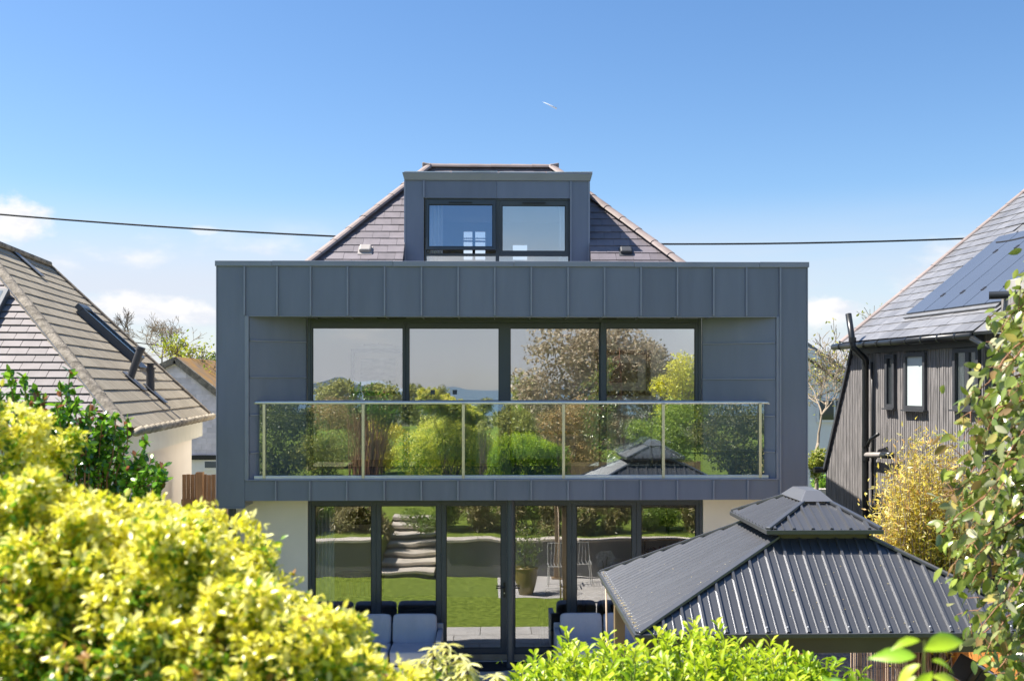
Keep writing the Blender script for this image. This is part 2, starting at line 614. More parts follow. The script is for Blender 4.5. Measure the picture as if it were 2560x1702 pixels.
M['pic_sea'] = principled('seascape_paint', (0.30, 0.40, 0.50), 0.8, 0, 0.2, 0.5, 5, stretch=(1, 1, 3), col2=(0.75, 0.78, 0.78))
M['pic_red'] = principled('flower_paint', (0.08, 0.22, 0.24), 0.8, 0, 0.2, 0.4, 7, col2=(0.55, 0.06, 0.07))
M['pic_dark'] = principled('figure_paint', (0.60, 0.52, 0.42), 0.8, 0, 0.2, 0.3, 6, col2=(0.05, 0.06, 0.09))
M['teal_glass'] = principled('teal_leaf_glass', (0.62, 0.88, 0.82), 0.3, 0, 0.5, 0.2, 25)
M['cloud_white'] = principled('contrail_white', (0.9, 0.9, 0.9), 1.0, 0, 0.0, 0.03, 1)
M['gate'] = principled('door_mat', (0.03, 0.032, 0.036), 0.95, 0, 0.1, 0.2, 30, 0.5, 120)
for k in ('leaf', ):
    M['leaf'] = leaf_mat('leaf', 0.42, 0.38, 0.45)
    M['leaf_waxy'] = leaf_mat('leaf_waxy', 0.30, 0.22, 0.8)
    M['leaf_soft'] = leaf_mat('leaf_soft', 0.45, 0.30, 0.6)


# ------------------------------------------------------------------ polygon pieces on a slope
def clip_half(poly, a, b):
    """keep the part of a 2D polygon left of a->b"""
    out = []
    def side(p): return (b[0] - a[0]) * (p[1] - a[1]) - (b[1] - a[1]) * (p[0] - a[0])
    for i in range(len(poly)):
        p, q = poly[i], poly[(i + 1) % len(poly)]
        sp, sq = side(p), side(q)
        if sp >= 0: out.append(p)
        if sp * sq < 0:
            t = sp / (sp - sq)
            out.append((p[0] + t * (q[0] - p[0]), p[1] + t * (q[1] - p[1])))
    return out


def area(poly):
    return 0.5 * sum(poly[i][0] * poly[(i + 1) % len(poly)][1] - poly[(i + 1) % len(poly)][0] * poly[i][1] for i in range(len(poly)))


def slates(name, mat, parent, O, U, V, polys, gauge, width, thick=0.008, lift=0.012, gap=0.004, off=0.02, jit=0.0015, skip=None, uoff=0.0):
    """lay overlapping pieces course by course over convex polygons (u,v) of the plane O + u*U + v*V"""
    U, V = U.normalized(), V.normalized()
    N = U.cross(V).normalized()
    cache = {}
    made = 0
    for poly in polys:
        if area(poly) < 0: poly = poly[::-1]
        us, vs = [p[0] for p in poly], [p[1] for p in poly]
        r0, r1 = math.floor(min(vs) / gauge), math.ceil(max(vs) / gauge)
        for r in range(r0, r1):
            sh = (0.5 if r % 2 else 0.0) * width + uoff
            c0, c1 = math.floor((min(us) - sh) / width) - 1, math.ceil((max(us) - sh) / width) + 1
            for c in range(c0, c1):
                u0, v0 = c * width + sh, r * gauge
                rect = [(u0 + gap / 2, v0), (u0 + width - gap / 2, v0), (u0 + width - gap / 2, v0 + gauge * 1.02), (u0 + gap / 2, v0 + gauge * 1.02)]
                pc = rect
                for i in range(len(poly)):
                    pc = clip_half(pc, poly[i], poly[(i + 1) % len(poly)])
                    if len(pc) < 3: break
                if len(pc) < 3 or area(pc) < 0.08 * gauge * width: continue
                cu, cv = sum(p[0] for p in pc) / len(pc), sum(p[1] for p in pc) / len(pc)
                if skip and skip(cu, cv): continue
                full = abs(area(pc) - (width - gap) * gauge * 1.02) < 1e-6
                me = cache.get('full') if full else None
                if me is None:
                    loc = [(p[0] - u0, p[1] - v0) for p in pc]
                    def h(v): return off + lift * (1 - v / gauge)
                    top = [(a, b, h(b) + thick) for a, b in loc]
                    bot = [(a, b, h(b)) for a, b in loc]
                    k = len(loc)
                    f = [tuple(range(k)), tuple(range(2 * k - 1, k - 1, -1))] + [((i + 1) % k, i, i + k, (i + 1) % k + k) for i in range(k)]
                    me = new_mesh(name, top + bot, f, mat)
                    if full: cache['full'] = me
                org = O + U * u0 + V * v0 + N * random.uniform(-jit, jit)
                Mx = Matrix((U.to_4d(), V.to_4d(), N.to_4d(), (0, 0, 0, 1))).transposed()
                for i in range(3): Mx[3][i] = 0
                Mx[0][3], Mx[1][3], Mx[2][3] = org
                Mx = Mx @ Matrix.Rotation(random.gauss(0, 0.0035), 4, 'Z')
                inst(name, me, Mx, parent)
                made += 1
    return made


def uv_of(p, O, U, V):
    d = Vector(p) - O
    return (d.dot(U), d.dot(V))


def ridge_run(name, mat, parent, a, b, n, r, up=(0, 0, 1)):
    """half-round tiles along a -> b, each overlapping the next"""
    a, b = Vector(a), Vector(b)
    d = (b - a) / n
    t = d.normalized()
    s = t.cross(Vector(up)).normalized()
    u = s.cross(t).normalized()
    mesh = None
    for i in range(n):
        if mesh is None:
            k = 7
            v, f = [], []
            for e, (x, rr) in enumerate(((0, r * 1.0), (d.length * 1.04, r * 0.9))):
                for q in range(k + 1):
                    an = math.pi * q / k
                    v.append((x, -math.cos(an) * rr, math.sin(an) * rr * 0.72 - 0.2 * r))
                for q in range(k + 1):
                    an = math.pi * q / k
                    v.append((x, -math.cos(an) * (rr - .015), math.sin(an) * (rr - .015) * 0.72 - 0.2 * r))
            m = 2 * (k + 1)
            for q in range(k):
                f.append((q, q + 1, m + q + 1, m + q))
                f.append((k + 1 + q + 1, k + 1 + q, m + k + 1 + q, m + k + 1 + q + 1))
                f.append((q + 1, q, k + 1 + q, k + 1 + q + 1))
            mesh = new_mesh(name, v, f, mat, False)
        Mx = Matrix((t.to_4d(), s.to_4d(), u.to_4d(), (0, 0, 0, 1))).transposed()
        for j in range(3): Mx[3][j] = 0
        o = a + d * i + u * random.uniform(-.003, .003)
        Mx[0][3], Mx[1][3], Mx[2][3] = o
        inst(name, mesh, Mx, parent)

# ================================================================== ground and garden setting
def sheet(name, mat, poly, kind='structure', thick=0.0):
    o = MB().prism([Vector(p) for p in poly], (0, 0, -max(thick, 0.05))).build(name, mat)
    o['kind'] = kind
    return o


GZ = -0.10                                   # patio level
sheet('ground', M['ground'], [(-900, -140, GZ - .06), (900, -140, GZ - .06), (900, 1500, GZ - .06), (-900, 1500, GZ - .06)])
sheet('sea', M['sea'], [(-9000, -9000, -6), (9000, -9000, -6), (9000, -150, -6), (-9000, -150, -6)])
hill = MB()
hp = [(-440, 0), (-410, 12), (-380, 22), (-350, 32), (-325, 30), (-300, 21), (-270, 12), (-220, 0)]
hill.prism([Vector((x * 1.0, -2300, z - 6)) for x, z in hp], (0, -600, 0))
tag(hill.build('hills', M['hill']), kind='structure')

patio = sheet('patio', M['joint'], [(-7.5, -1.6, GZ - .012), (9, -1.6, GZ - .012), (9, 3.5, GZ - .012), (-7.5, 3.5, GZ - .012)], thick=.04)
slab_me = new_mesh('paving_slab', [(-.447, -.297, 0), (.447, -.297, 0), (.447, .297, 0), (-.447, .297, 0),
                                   (-.44, -.29, .02), (.44, -.29, .02), (.44, .29, .02), (-.44, .29, .02)],
                   [(3, 2, 1, 0), (4, 5, 6, 7), (0, 1, 5, 4), (1, 2, 6, 5), (2, 3, 7, 6), (3, 0, 4, 7)], M['paving'])
for r in range(4):
    for c in range(13):
        x = -6.9 + c * .9 + (.45 if r % 2 else 0)
        inst('paving_slab', slab_me, Matrix.Translation((x, -1.29 + r * .6, GZ - .018 + random.uniform(-.001, .001))), patio)
# brick pavers in the side passage
brick_me = new_mesh('paver_brick', [(-.1, -.047, 0), (.1, -.047, 0), (.1, .047, 0), (-.1, .047, 0),
                                    (-.097, -.044, .02), (.097, -.044, .02), (.097, .044, .02), (-.097, .044, .02)],
                    [(3, 2, 1, 0), (4, 5, 6, 7), (0, 1, 5, 4), (1, 2, 6, 5), (2, 3, 7, 6), (3, 0, 4, 7)], M['brick_pav'])
for r in range(26):
    for c in range(9):
        x = 4.93 + c * .205 + (.1 if r % 2 else 0)
        inst('paver_brick', brick_me, Matrix.Translation((x, -1.45 + r * .1, GZ - .006 + random.uniform(-.002, .002))), patio)

sheet('lawn', M['lawn'], [(-9, -6.5, GZ - .02), (0.2, -6.5, GZ - .02), (0.2, -4.2, GZ - .02), (1.6, -4.2, GZ - .02), (1.6, -1.6, GZ - .02), (-9, -1.6, GZ - .02)], thick=.03)
terrace = sheet('terrace_paving', M['paving'], [(0.2, -6.5, GZ - .016), (9, -6.5, GZ - .016), (9, -1.6, GZ - .016), (1.6, -1.6, GZ - .016), (1.6, -4.2, GZ - .016), (0.2, -4.2, GZ - .016)], thick=.03)
# raised garden behind the retaining wall, rising away from the house
TZ = 0.68
bz = TZ + .25 * 3.7 / 15.2
bank = MB().add([(-60, -10.5, bz), (60, -10.5, bz), (60, -22, TZ + .25), (-60, -22, TZ + .25), (60, -60, TZ + .3), (-60, -60, TZ + .3), (60, -140, -1.5), (-60, -140, -1.5)],
                [(0, 3, 2, 1), (3, 5, 4, 2), (5, 7, 6, 4)])
for xa, xb in ((-60, -2.5), (-1.2, 60)):      # left open for the steps
    bank.add([(xa, -6.8, TZ), (xb, -6.8, TZ), (xb, -10.5, bz), (xa, -10.5, bz)], [(0, 3, 2, 1)])
for xa in (-2.5, -1.2):
    bank.add([(xa, -6.8, TZ), (xa, -10.5, bz), (xa, -10.5, GZ), (xa, -6.8, GZ)], [(0, 1, 2, 3)])
bank = bank.build('upper_lawn', M['lawn'])
bank['kind'] = 'structure'


def terr_z(y):
    if y > -6.6: return GZ - .015
    if y > -22: return TZ + .25 * (-6.8 - y) / 15.2
    if y > -60: return TZ + .25 + .05 * (-22 - y) / 38
    return TZ + .3 + (-1.8 - TZ) * min(1, (-60 - y) / 80)


rw = thing('retaining_wall', 'long dark rendered retaining wall with pale stone coping at the far lawn edge', 'wall', (0, -6.6, GZ))
for xa, xb in ((-9.5, -2.52), (-1.18, 9)):
    box('wall_body', M['wall_dark'], rw, xa, xb, -6.8, -6.52, GZ - .05, TZ)
    n = int((xb - xa) / .9)
    for i in range(n):
        w = (xb - xa) / n
        box('coping_stone', M['stone'], rw, xa + i * w + .004, xa + (i + 1) * w - .004, -6.86, -6.46, TZ, TZ + .06, bevel=.008)
st = thing('garden_steps', 'pale stone garden steps climbing through the dark retaining wall', 'steps', (-1.85, -6.6, GZ))
for i in range(7):
    box('step_tread', M['stone'], st, -2.48, -1.22, -6.45 - i * .55 - .62, -6.40 - i * .55, GZ + .06 + i * .13, GZ + .13 + i * .13, bevel=.01)
    box('step_riser', M['wall_dark'], st, -2.45, -1.25, -6.45 - i * .55 - .60, -6.45 - i * .55, GZ - .03, GZ + .06 + i * .13)

# ================================================================== main house
house = thing('house', 'modern house clad in grey standing seam zinc with glazed balcony and roof dormer', 'house', (0, 3.5, GZ))
YW = 0.62
x0, x1 = X(541), X(2019)
xcl, xcr = X(612), X(1950)
xol, xor_ = X(622), X(1941)
zT, zCop = Zh(654), Zh(667)
zO1, zO2, zB, zCB = Zh(790), Zh(1198), Zh(1250), Zh(1267)
wxl, wxr = X(769, YW), X(1753, YW)

# --- structural shell (hollow)
shell = MB()
shell.box(x0 + .06, x1 - .06, .034, YW + .12, zO1 + .03, zT - .03)             # beam over the opening
shell.box(x0 + .06, x1 - .06, .034, YW + .12, zB + .012, zO2 - .02)            # beam under the balcony
shell.box(x0 + .06, xol - .03, .036, YW + .118, zO2 - .021, zO1 + .031)
shell.box(xor_ + .03, x1 - .06, .036, YW + .118, zO2 - .021, zO1 + .031)
shell.build('balcony_frame', M['zinc_trim'], house)
ZF1 = zO2 - .03                                                             # upper floor level
body = MB()
SW = [(1.5, 4.3, .8, 2.1), (1.4, 4.3, ZF1 + .45, ZF1 + 2.0)]      # unseen side windows added to brighten the rooms: y0, y1, z0, z1


def pierced(m, xa, xb, ya, yb_, za, zb_, holes):
    """wall slab across X with window openings left out"""
    z = za
    for h0, h1, w0, w1 in sorted(holes, key=lambda q: q[2]):
        m.box(xa, xb, ya, yb_, z, w0)
        m.box(xa, xb, ya, h0, w0, w1)
        m.box(xa, xb, h1, yb_, w0, w1)
        z = w1
    m.box(xa, xb, ya, yb_, z, zb_)


pierced(body, x0 + .3, x0 + .5, YW + .121, 7.5, GZ - .05, zT - .25, SW)
for h0, h1, w0, w1 in SW:
    sf = MB().box(x0 + .36, x0 + .43, h0, h0 + .06, w0, w1).box(x0 + .36, x0 + .43, h1 - .06, h1, w0, w1)
    sf.box(x0 + .361, x0 + .429, h0 + .06, h1 - .06, w0, w0 + .06).box(x0 + .361, x0 + .429, h0 + .06, h1 - .06, w1 - .06, w1)
    sf = sf.build('added_side_window', M['frame'], house)
    MB().box(x0 + .39, x0 + .394, h0 + .06, h1 - .06, w0 + .06, w1 - .06).build('pane', M['glass_far'], sf)
body.box(x1 - .5, x1 - .3, YW + .121, 7.5, GZ - .05, zT - .25)
body.box(x0 + .5, x1 - .5, 7.3, 7.5, GZ - .05, zT - .25)
body.build('side_walls', M['render'], house)
up_in = MB()
up_in.box(x0 + .5, x1 - .5, 4.6, 4.7, ZF1 + .005, zT - .30)                    # back wall of the upper room
pierced(up_in, x0 + .501, x0 + .55, YW + .122, 4.599, ZF1 + .005, zT - .30, SW[1:])
up_in.box(x1 - .55, x1 - .501, YW + .122, 4.599, ZF1 + .005, zT - .30)
up_in.build('upper_room_wall', M['inwall'], house)
MB().box(x0 + .551, x1 - .551, YW + .122, 7.29, ZF1 - .25, ZF1).build('upper_floor', M['infloor'], house)
fr_ = MB()
rl = [(x0 + .55, x0 + 1.15), (x1 - 1.55, x1 - .55)]            # two unseen rooflights added to brighten the upper room
ra, rb = 1.0, 4.5
cuts = [x0 + .05, rl[0][0], rl[0][1], rl[1][0], rl[1][1], x1 - .05]
for i in range(5):
    if i in (1, 3):
        fr_.box(cuts[i], cuts[i + 1], YW + .123, ra, zT - .28, zT - .22)
        fr_.box(cuts[i], cuts[i + 1], rb, 7.45, zT - .28, zT - .22)
    else:
        fr_.box(cuts[i], cuts[i + 1], YW + .123, 7.45, zT - .28, zT - .22)
fr_.build('flat_roof', M['membrane'], house)
for a_, b_ in rl:
    k_ = MB()
    for c_ in ((a_ - .05, a_, ra - .05, rb + .05), (b_, b_ + .05, ra - .05, rb + .05)):
        k_.box(*c_, zT - .219, zT - .10)
    k_.box(a_, b_, ra - .05, ra, zT - .219, zT - .101)
    k_.box(a_, b_, rb, rb + .05, zT - .219, zT - .101)
    k_ = k_.build('added_rooflight', M['frame'], house)
    MB().box(a_ - .02, b_ + .02, ra - .02, rb + .02, zT - .099, zT - .093).build('pane', M['glass_far'], k_)
lo_in = MB()
lo_in.box(x0 + .55, x1 - .55, 5.0, 5.1, 0.0, ZF1 - .26)
pierced(lo_in, x0 + .501, x0 + .549, YW + .2, 7.2, 0.0, ZF1 - .26, SW[:1])
lo_in.box(x1 - .549, x1 - .501, YW + .2, 7.2, 0.0, ZF1 - .26)
lo_in.build('lower_room_wall', M['inwall'], house)
MB().box(x0 + .551, x1 - .551, YW - .02, 7.2, -.09, 0.0).build('lower_floor', M['infloor'], house)
# rendered walls either side of the folding doors
dxl, dxr = X(771, YW), X(1756, YW)
gwl = X(590, YW - .05)
MB().box(gwl, dxl - .003, YW - .05, YW + .25, GZ - .03, zB + .008).build('rendered_wall', M['render'], house)
MB().box(dxr + .003, x1 - .25, YW - .05, YW + .25, GZ - .03, zB + .008).build('rendered_wall', M['render'], house)

# --- zinc fascia panels, each with its standing seam
seams_t = [693.6, 777, 869.6, 962, 1054, 1145.5, 1237, 1328, 1420, 1511, 1602, 1693, 1783.5, 1865.5]
seams_b = [690, 775, 867.5, 961, 1053.5, 1145, 1237, 1328, 1420, 1511, 1601.5, 1693, 1783.5, 1869]


def zinc_panel(xa, xb, za, zb, seam=True, y=0.0, parent=None):
    m = MB()
    m.box(xa + .0015, xb - .0015, y, y + .03, za, zb)
    o = m.build('zinc_panel', M['zinc'], parent or fascia, bevel=.002)
    if seam:
        s = MB().box(xa - .012, xa + .012, y - .034, y + .012, za + .004, zb - .004).build('standing_seam', M['zinc_trim'], parent or fascia, bevel=.003)
    return o


fascia = MB().box(x0 + .02, x1 - .02, .0305, .033, zO1 + .02, zT - .03).build('fascia_board', M['zinc_trim'], house)
xs = [xcl] + [X(s) for s in seams_t] + [xcr]
for i in range(len(xs) - 1):
    zinc_panel(xs[i], xs[i + 1], zO1, zCop, True)
zinc_panel(xcr, x1 - .012, zCB, zCop, True)
zinc_panel(x0 + .012, xcl, zCB, zCop, False)
xs = [xcl] + [X(s) for s in seams_b] + [xcr]
for i in range(len(xs) - 1):
    zinc_panel(xs[i], xs[i + 1], zB, zO2 - .014, i > 0)
trims = MB()
for xa, xb, za, zb in ((x0 - .004, x0 + .013, zCB - .01, zCop), (x1 - .013, x1 + .004, zCB - .01, zCop),
                       (xcl, xol, zO2, zO1), (xor_, xcr, zO2, zO1)):
    MB().box(xa, xb, -.012, .6, za, zb).build('edge_trim', M['zinc_trim'], house, bevel=.004)
MB().box(xcl + .012, xcr - .012, -.022, .30, zO2 - .012, zO2 + .004).build('edge_trim', M['zinc_trim'], house, bevel=.003)
MB().box(xol + .002, xor_ - .002, -.004, .02, zO1 - .014, zO1 - .001).build('edge_trim', M['zinc_trim'], house, bevel=.003)
MB().box(x0 + .015, xcl - .004, -.016, .05, zCB - .012, zCB - .001).build('edge_trim', M['zinc_trim'], house)
# outer flanks of the box (sides of the two wing columns)
for xa, xb in ((x0 + .0135, x0 + .055), (x1 - .055, x1 - .0135)):
    MB().box(xa, xb, .0335, YW + 1.2, zCB, zCop - .002).build('flank_panel', M['zinc'], house)
for xa, xb in ((x0 + .056, xcl - .01), (xcr + .01, x1 - .056)):
    MB().box(xa, xb, .0335, YW + .1, zCB + .003, zB + .011).build('column_underside', M['zinc_trim'], house)
# parapet coping in lengths
cj = [538, 681, 983, 1285, 1585, 1898, 2022]
for i in range(6):
    MB().box(X(cj[i]) + .0015, X(cj[i + 1]) - .0015, -.03 - .002 * (i % 2), .32, zCop - .002 + .002 * (i % 2), zT + .003 * (i % 2)).build('parapet_coping', M['zinc_trim'], house, bevel=.004)

# --- splayed recess cheeks with horizontal seams
for side in (0, 1):
    xa, xb = (xol, wxl - .01) if side == 0 else (xor_, wxr + .01)
    pa, pb = Vector((xa, .03, 0)), Vector((xb, YW + .01, 0))
    d = (pb - pa).normalized()
    nrm = Vector((-d.y, d.x, 0)) if side else Vector((d.y, -d.x, 0))
    if nrm.y > 0: nrm = -nrm
    cheek = MB().prism([pa + Vector((0, 0, zO2)) - nrm * .012, pb + Vector((0, 0, zO2)) - nrm * .012, pb + Vector((0, 0, zO1 + .02)) - nrm * .012, pa + Vector((0, 0, zO1 + .02)) - nrm * .012], -nrm * .03)
    cheek = cheek.build('recess_cheek', M['zinc_trim'], house)
    zs = [zO1 + .015] + [Zh(s, .03 + .3 * YW) for s in ((853, 943, 1036, 1129) if side == 0 else (857, 947, 1039, 1128))] + [zO2 + .002]
    L = (pb - pa).length
    for i in range(5):
        m = MB().obox((pa + pb) / 2 + Vector((0, 0, (zs[i] + zs[i + 1]) / 2)) - nrm * .006, d, nrm, (0, 0, 1), L / 2 - .004, .006, (zs[i] - zs[i + 1]) / 2 - .001)
        m.build('cheek_panel', M['zinc'], cheek)
        if i:
            MB().obox((pa + pb) / 2 + Vector((0, 0, zs[i])) + nrm * .01, d, nrm, (0, 0, 1), L / 2 - .006, .014, .008).build('standing_seam', M['zinc_trim'], cheek, bevel=.003)
# soffit of the recess with seams
sof = MB().prism([Vector((xol, .021, zO1 + .012)), Vector((xor_, .021, zO1 + .012)), Vector((wxr, YW, zO1 + .012)), Vector((wxl, YW, zO1 + .012))], (0, 0, .016)).build('recess_soffit', M['zinc_trim'], house)
for s in seams_t[1:-1]:
    MB().box(X(s) - .008, X(s) + .008, .03, YW - .03, zO1 - .012, zO1 + .011).build('standing_seam', M['zinc_trim'], sof)
MB().prism([Vector((xol, .0, zO2 - .011)), Vector((xor_, .0, zO2 - .011)), Vector((wxr, YW, zO2 - .011)), Vector((wxl, YW, zO2 - .011))][::-1], (0, 0, -.008)).build('balcony_floor', M['zinc_trim'], house)


# --- windows
def sash(parent, xa, xb, za, zb, y, fl, fr, ft, fb, pane_mat, pane_name='pane', depth=.06, fmat=None, frame_name='sash_frame'):
    m = MB()
    m.box(xa, xa + fl, y, y + depth, za, zb)
    m.box(xb - fr, xb, y, y + depth, za, zb)
    m.box(xa + fl, xb - fr, y + .0005, y + depth - .0005, zb - ft, zb - .0005)
    m.box(xa + fl, xb - fr, y + .0005, y + depth - .0005, za + .0005, za + fb)
    m.build(frame_name, fmat or M['frame'], parent, bevel=.003)
    g = MB()
    for a, b, c, e in ((xa + fl, xa + fl + .012, za + fb, zb - ft), (xb - fr - .012, xb - fr, za + fb, zb - ft)):
        g.box(a, b, y + .012, y + .03, c, e)
    for c, e in ((za + fb, za + fb + .012), (zb - ft - .012, zb - ft)):
        g.box(xa + fl + .012, xb - fr - .012, y + .012, y + .03, c, e)
    g.build('gasket', M['dark'], parent)
    return MB().box(xa + fl - .003, xb - fr + .003, y + .022, y + .026, za + fb - .003, zb - ft + .003).build(pane_name, pane_mat, parent)


wz0, wz1 = Zh(1188, YW), Zh(806, YW)
win = MB()
win.box(wxl, wxl + .05, YW - .02, YW + .12, zO2 - .008, zO1 + .01)
win.box(wxr - .05, wxr, YW - .02, YW + .12, zO2 - .008, zO1 + .01)
win.box(wxl + .05, wxr - .05, YW - .018, YW + .118, wz1, zO1 + .008)
win.box(wxl + .05, wxr - .05, YW - .018, YW + .118, zO2 - .008, wz0)
win = win.build('sliding_window', M['frame'], house, bevel=.004)
pane_px = [(781, 1008, 769 + 8, 1012, .0), (1022, 1248, 1010, 1262, .045), (1275, 1499, 1261, 1505, .045), (1515, 1738, 1502, 1745, .0)]
for pl, pr, sl, sr, yo in pane_px:
    y = YW + yo
    sash(win, X(sl, y), X(sr, y), wz0 + .001, wz1 - .001, y - .008, X(pl, y) - X(sl, y), X(sr, y) - X(pr, y), .085, .13, M['glass_up'], depth=.05)
for px in (979, 1505):
    MB().box(X(px, YW) - .23, X(px, YW) + .23, YW - .034, YW - .017, wz1 + .05, wz1 + .075).build('trickle_vent', M['dark'], win, bevel=.003)

# folding doors
dz0, dz1 = -.02, zB + .012
drs = MB()
drs.box(dxl, dxl + .05, YW - .02, YW + .1, dz0, dz1)
drs.box(dxr - .05, dxr, YW - .02, YW + .1, dz0, dz1)
drs.box(dxl + .05, dxr - .05, YW - .018, YW + .098, Zh(1257, YW), dz1 - .001)
drs.box(dxl + .05, dxr - .05, YW - .018, YW + .098, dz0 + .001, dz0 + .03)
drs = drs.build('folding_doors', M['frame'], house, bevel=.003)
dpx = [(787, 928.6, 779, 940), (952, 1091, 940.5, 1103), (1115, 1253, 1103.5, 1269), (1287, 1418, 1273, 1429.5), (1441, 1580, 1430, 1591), (1603, 1740, 1591.5, 1750)]
for i, (pl, pr, sl, sr) in enumerate(dpx):
    y = YW + .004 * (i % 2)
    sash(drs, X(sl, y), X(sr, y), dz0 + .032, Zh(1256.5, YW), y, X(pl, y) - X(sl, y), X(sr, y) - X(pr, y), .04, .075, M['glass_low'], frame_name='leaf_frame')
for px, pz in ((940, 1330), (940, 1560), (1103.5, 1400), (1103.5, 1560), (1430, 1380), (1430, 1520), (1591, 1400)):
    MB().box(X(px, YW) - .012, X(px, YW) + .012, YW - .016, YW + .003, Zh(pz, YW), Zh(pz, YW) + .1).build('hinge', M['frame'], drs, bevel=.004)
for hx, dirn in ((1261, -1), (1279, 1)):
    c = P(hx, 1468, YW - .03)
    m = MB().box(c.x - .016, c.x + .016, YW - .012, YW + .002, c.z - .16, c.z + .08)
    m.tube([(c.x, YW - .01, c.z), (c.x, YW - .055, c.z), (c.x + dirn * .13, YW - .06, c.z)], .011, 8)
    m.build('door_handle', M['black'], drs)
    MB().box(c.x - .006, c.x + .006, YW - .016, YW - .0115, c.z - .10, c.z - .08).build('keyhole', M['alu'], drs)

# round steel post in front of the doors, rainwater post at the left corner
pc = P(1276.5, 1500, .18)
MB().lathe((pc.x, .18, GZ - .01), [(.085, 0), (.085, .012), (.058, .013), (.058, zB + .012 - GZ + .009)], 20).build('support_post', M['frame'], house, smooth=False)
pl_ = P(580.5, 1300, .3)
MB().lathe((pl_.x, .3, GZ - .01), [(.06, 0), (.06, zCB - GZ + .008)], 16).build('support_post', M['frame'], house)

# --- slate roof with hips
BL, BR = P(784, 652, 1.6), P(1691, 656, 1.6)
zb_ = (BL.z + BR.z) / 2
BL.z = BR.z = zb_
RL, RR = P(1072, 424, 4.05), P(1381, 424, 4.05)
zr_ = (RL.z + RR.z) / 2
RL.z = RR.z = zr_
k = (zb_ - (zT - .23)) / (zr_ - zb_)
BL = BL + (BL - RL) * k
BR = BR + (BR - RR) * k
DY = 2.0
dX0, dX1 = X(1012, DY), X(1473, DY)
dZ0, dZ1 = zT - .22, Zh(452, DY)
dtop = Zh(434, DY)
O_ = Vector((0, BL.y, BL.z))
U_ = Vector((1, 0, 0))
V_ = Vector((0, RL.y - BL.y, RL.z - BL.z)).normalized()
uvBL, uvBR, uvRL, uvRR = [uv_of(p, O_, U_, V_) for p in (BL, BR, RL, RR)]
vd = (dtop + .02 - BL.z) / V_.z
def hipL(v): return uvBL[0] + (uvRL[0] - uvBL[0]) * v / uvRL[1]
def hipR(v): return uvBR[0] + (uvRR[0] - uvBR[0]) * v / uvRL[1]
vL = (dX0 - uvBL[0]) / (uvRL[0] - uvBL[0]) * uvRL[1]
vR = (dX1 - uvBR[0]) / (uvRR[0] - uvBR[0]) * uvRL[1]
polyL = [(uvBL[0], 0), (dX0, 0), (dX0, min(vL, vd))] + ([(hipL(vd), vd)] if vL > vd else [])
polyR = [(dX1, 0), (uvBR[0], 0)] + ([(hipR(vd), vd)] if vR > vd else []) + [(dX1, min(vR, vd))]
polyT = [(hipL(vd), vd), (hipR(vd), vd), (uvRR[0], uvRR[1]), (uvRL[0], uvRL[1])]
to3 = lambda p: O_ + U_ * p[0] + V_ * p[1]
N_ = U_.cross(V_)
YR = 2 * RL.y
roof = MB()
for poly in (polyL, polyR, polyT):
    roof.prism([to3(p) for p in poly], -N_ * .06)
BLb, BRb = Vector((BL.x, YR - BL.y, BL.z)), Vector((BR.x, YR - BR.y, BR.z))
roof.prism([BL + Vector((.002, 0, 0)), RL + Vector((.002, 0, 0)), BLb + Vector((.002, 0, 0))], Vector((.06, 0, -.03)))
roof.prism([BR - Vector((.002, 0, 0)), BRb - Vector((.002, 0, 0)), RR - Vector((.002, 0, 0))], Vector((-.06, 0, -.03)))
tob = lambda p: Vector((p[0], YR - to3(p).y, to3(p).z))
for poly in (polyL, polyR, polyT):
    roof.prism([tob(p) for p in poly][::-1], Vector((0, -N_.y, N_.z)) * -.06)
roof = roof.build('roof', M['slate'], house)
slates('slate', M['slate'], roof, O_, U_, V_, [polyL, polyR, polyT], .222, .285)
n_h = (RL - BL).length
up_h = Vector((0, -.4, 1))
ridge_run('hip_tile', M['ridge'], roof, BL + Vector((0, -.02, .05)), RL + Vector((0, -.02, .05)), int(n_h / .42), .115, Vector((-.5, -.35, .8)))
ridge_run('hip_tile', M['ridge'], roof, BR + Vector((0, -.02, .05)), RR + Vector((0, -.02, .05)), int(n_h / .42), .115, Vector((.5, -.35, .8)))
ridge_run('ridge_tile', M['ridge'], roof, RL + Vector((0, 0, .05)), RR + Vector((0, 0, .05)), 6, .11)
MB().prism([RL + Vector((-.12, -.10, .02)), RL + Vector((.05, -.12, -.02)), RL + Vector((.05, .12, -.02)), RL + Vector((-.12, .10, .02))], (0, 0, .10)).build('ridge_end', M['ridge'], roof, bevel=.02)
MB().prism([RR + Vector((-.05, -.12, -.02)), RR + Vector((.12, -.10, .02)), RR + Vector((.12, .10, .02)), RR + Vector((-.05, .12, -.02))], (0, 0, .10)).build('ridge_end', M['ridge'], roof, bevel=.02)
# two slate vents
for px, py, mt in ((914, 629, 'plastic'), (1564, 633, 'plastic_d')):
    c = Pplane(px, py, O_, N_)
    m = MB().obox(c + N_ * .055, U_, V_, N_, .10, .085, .045)
    m.build('roof_vent', M[mt], roof, bevel=.025)
    MB().obox(c + N_ * .035 - V_ * .02, U_, V_, N_, .12, .12, .006).build('vent_base', M[mt], roof)

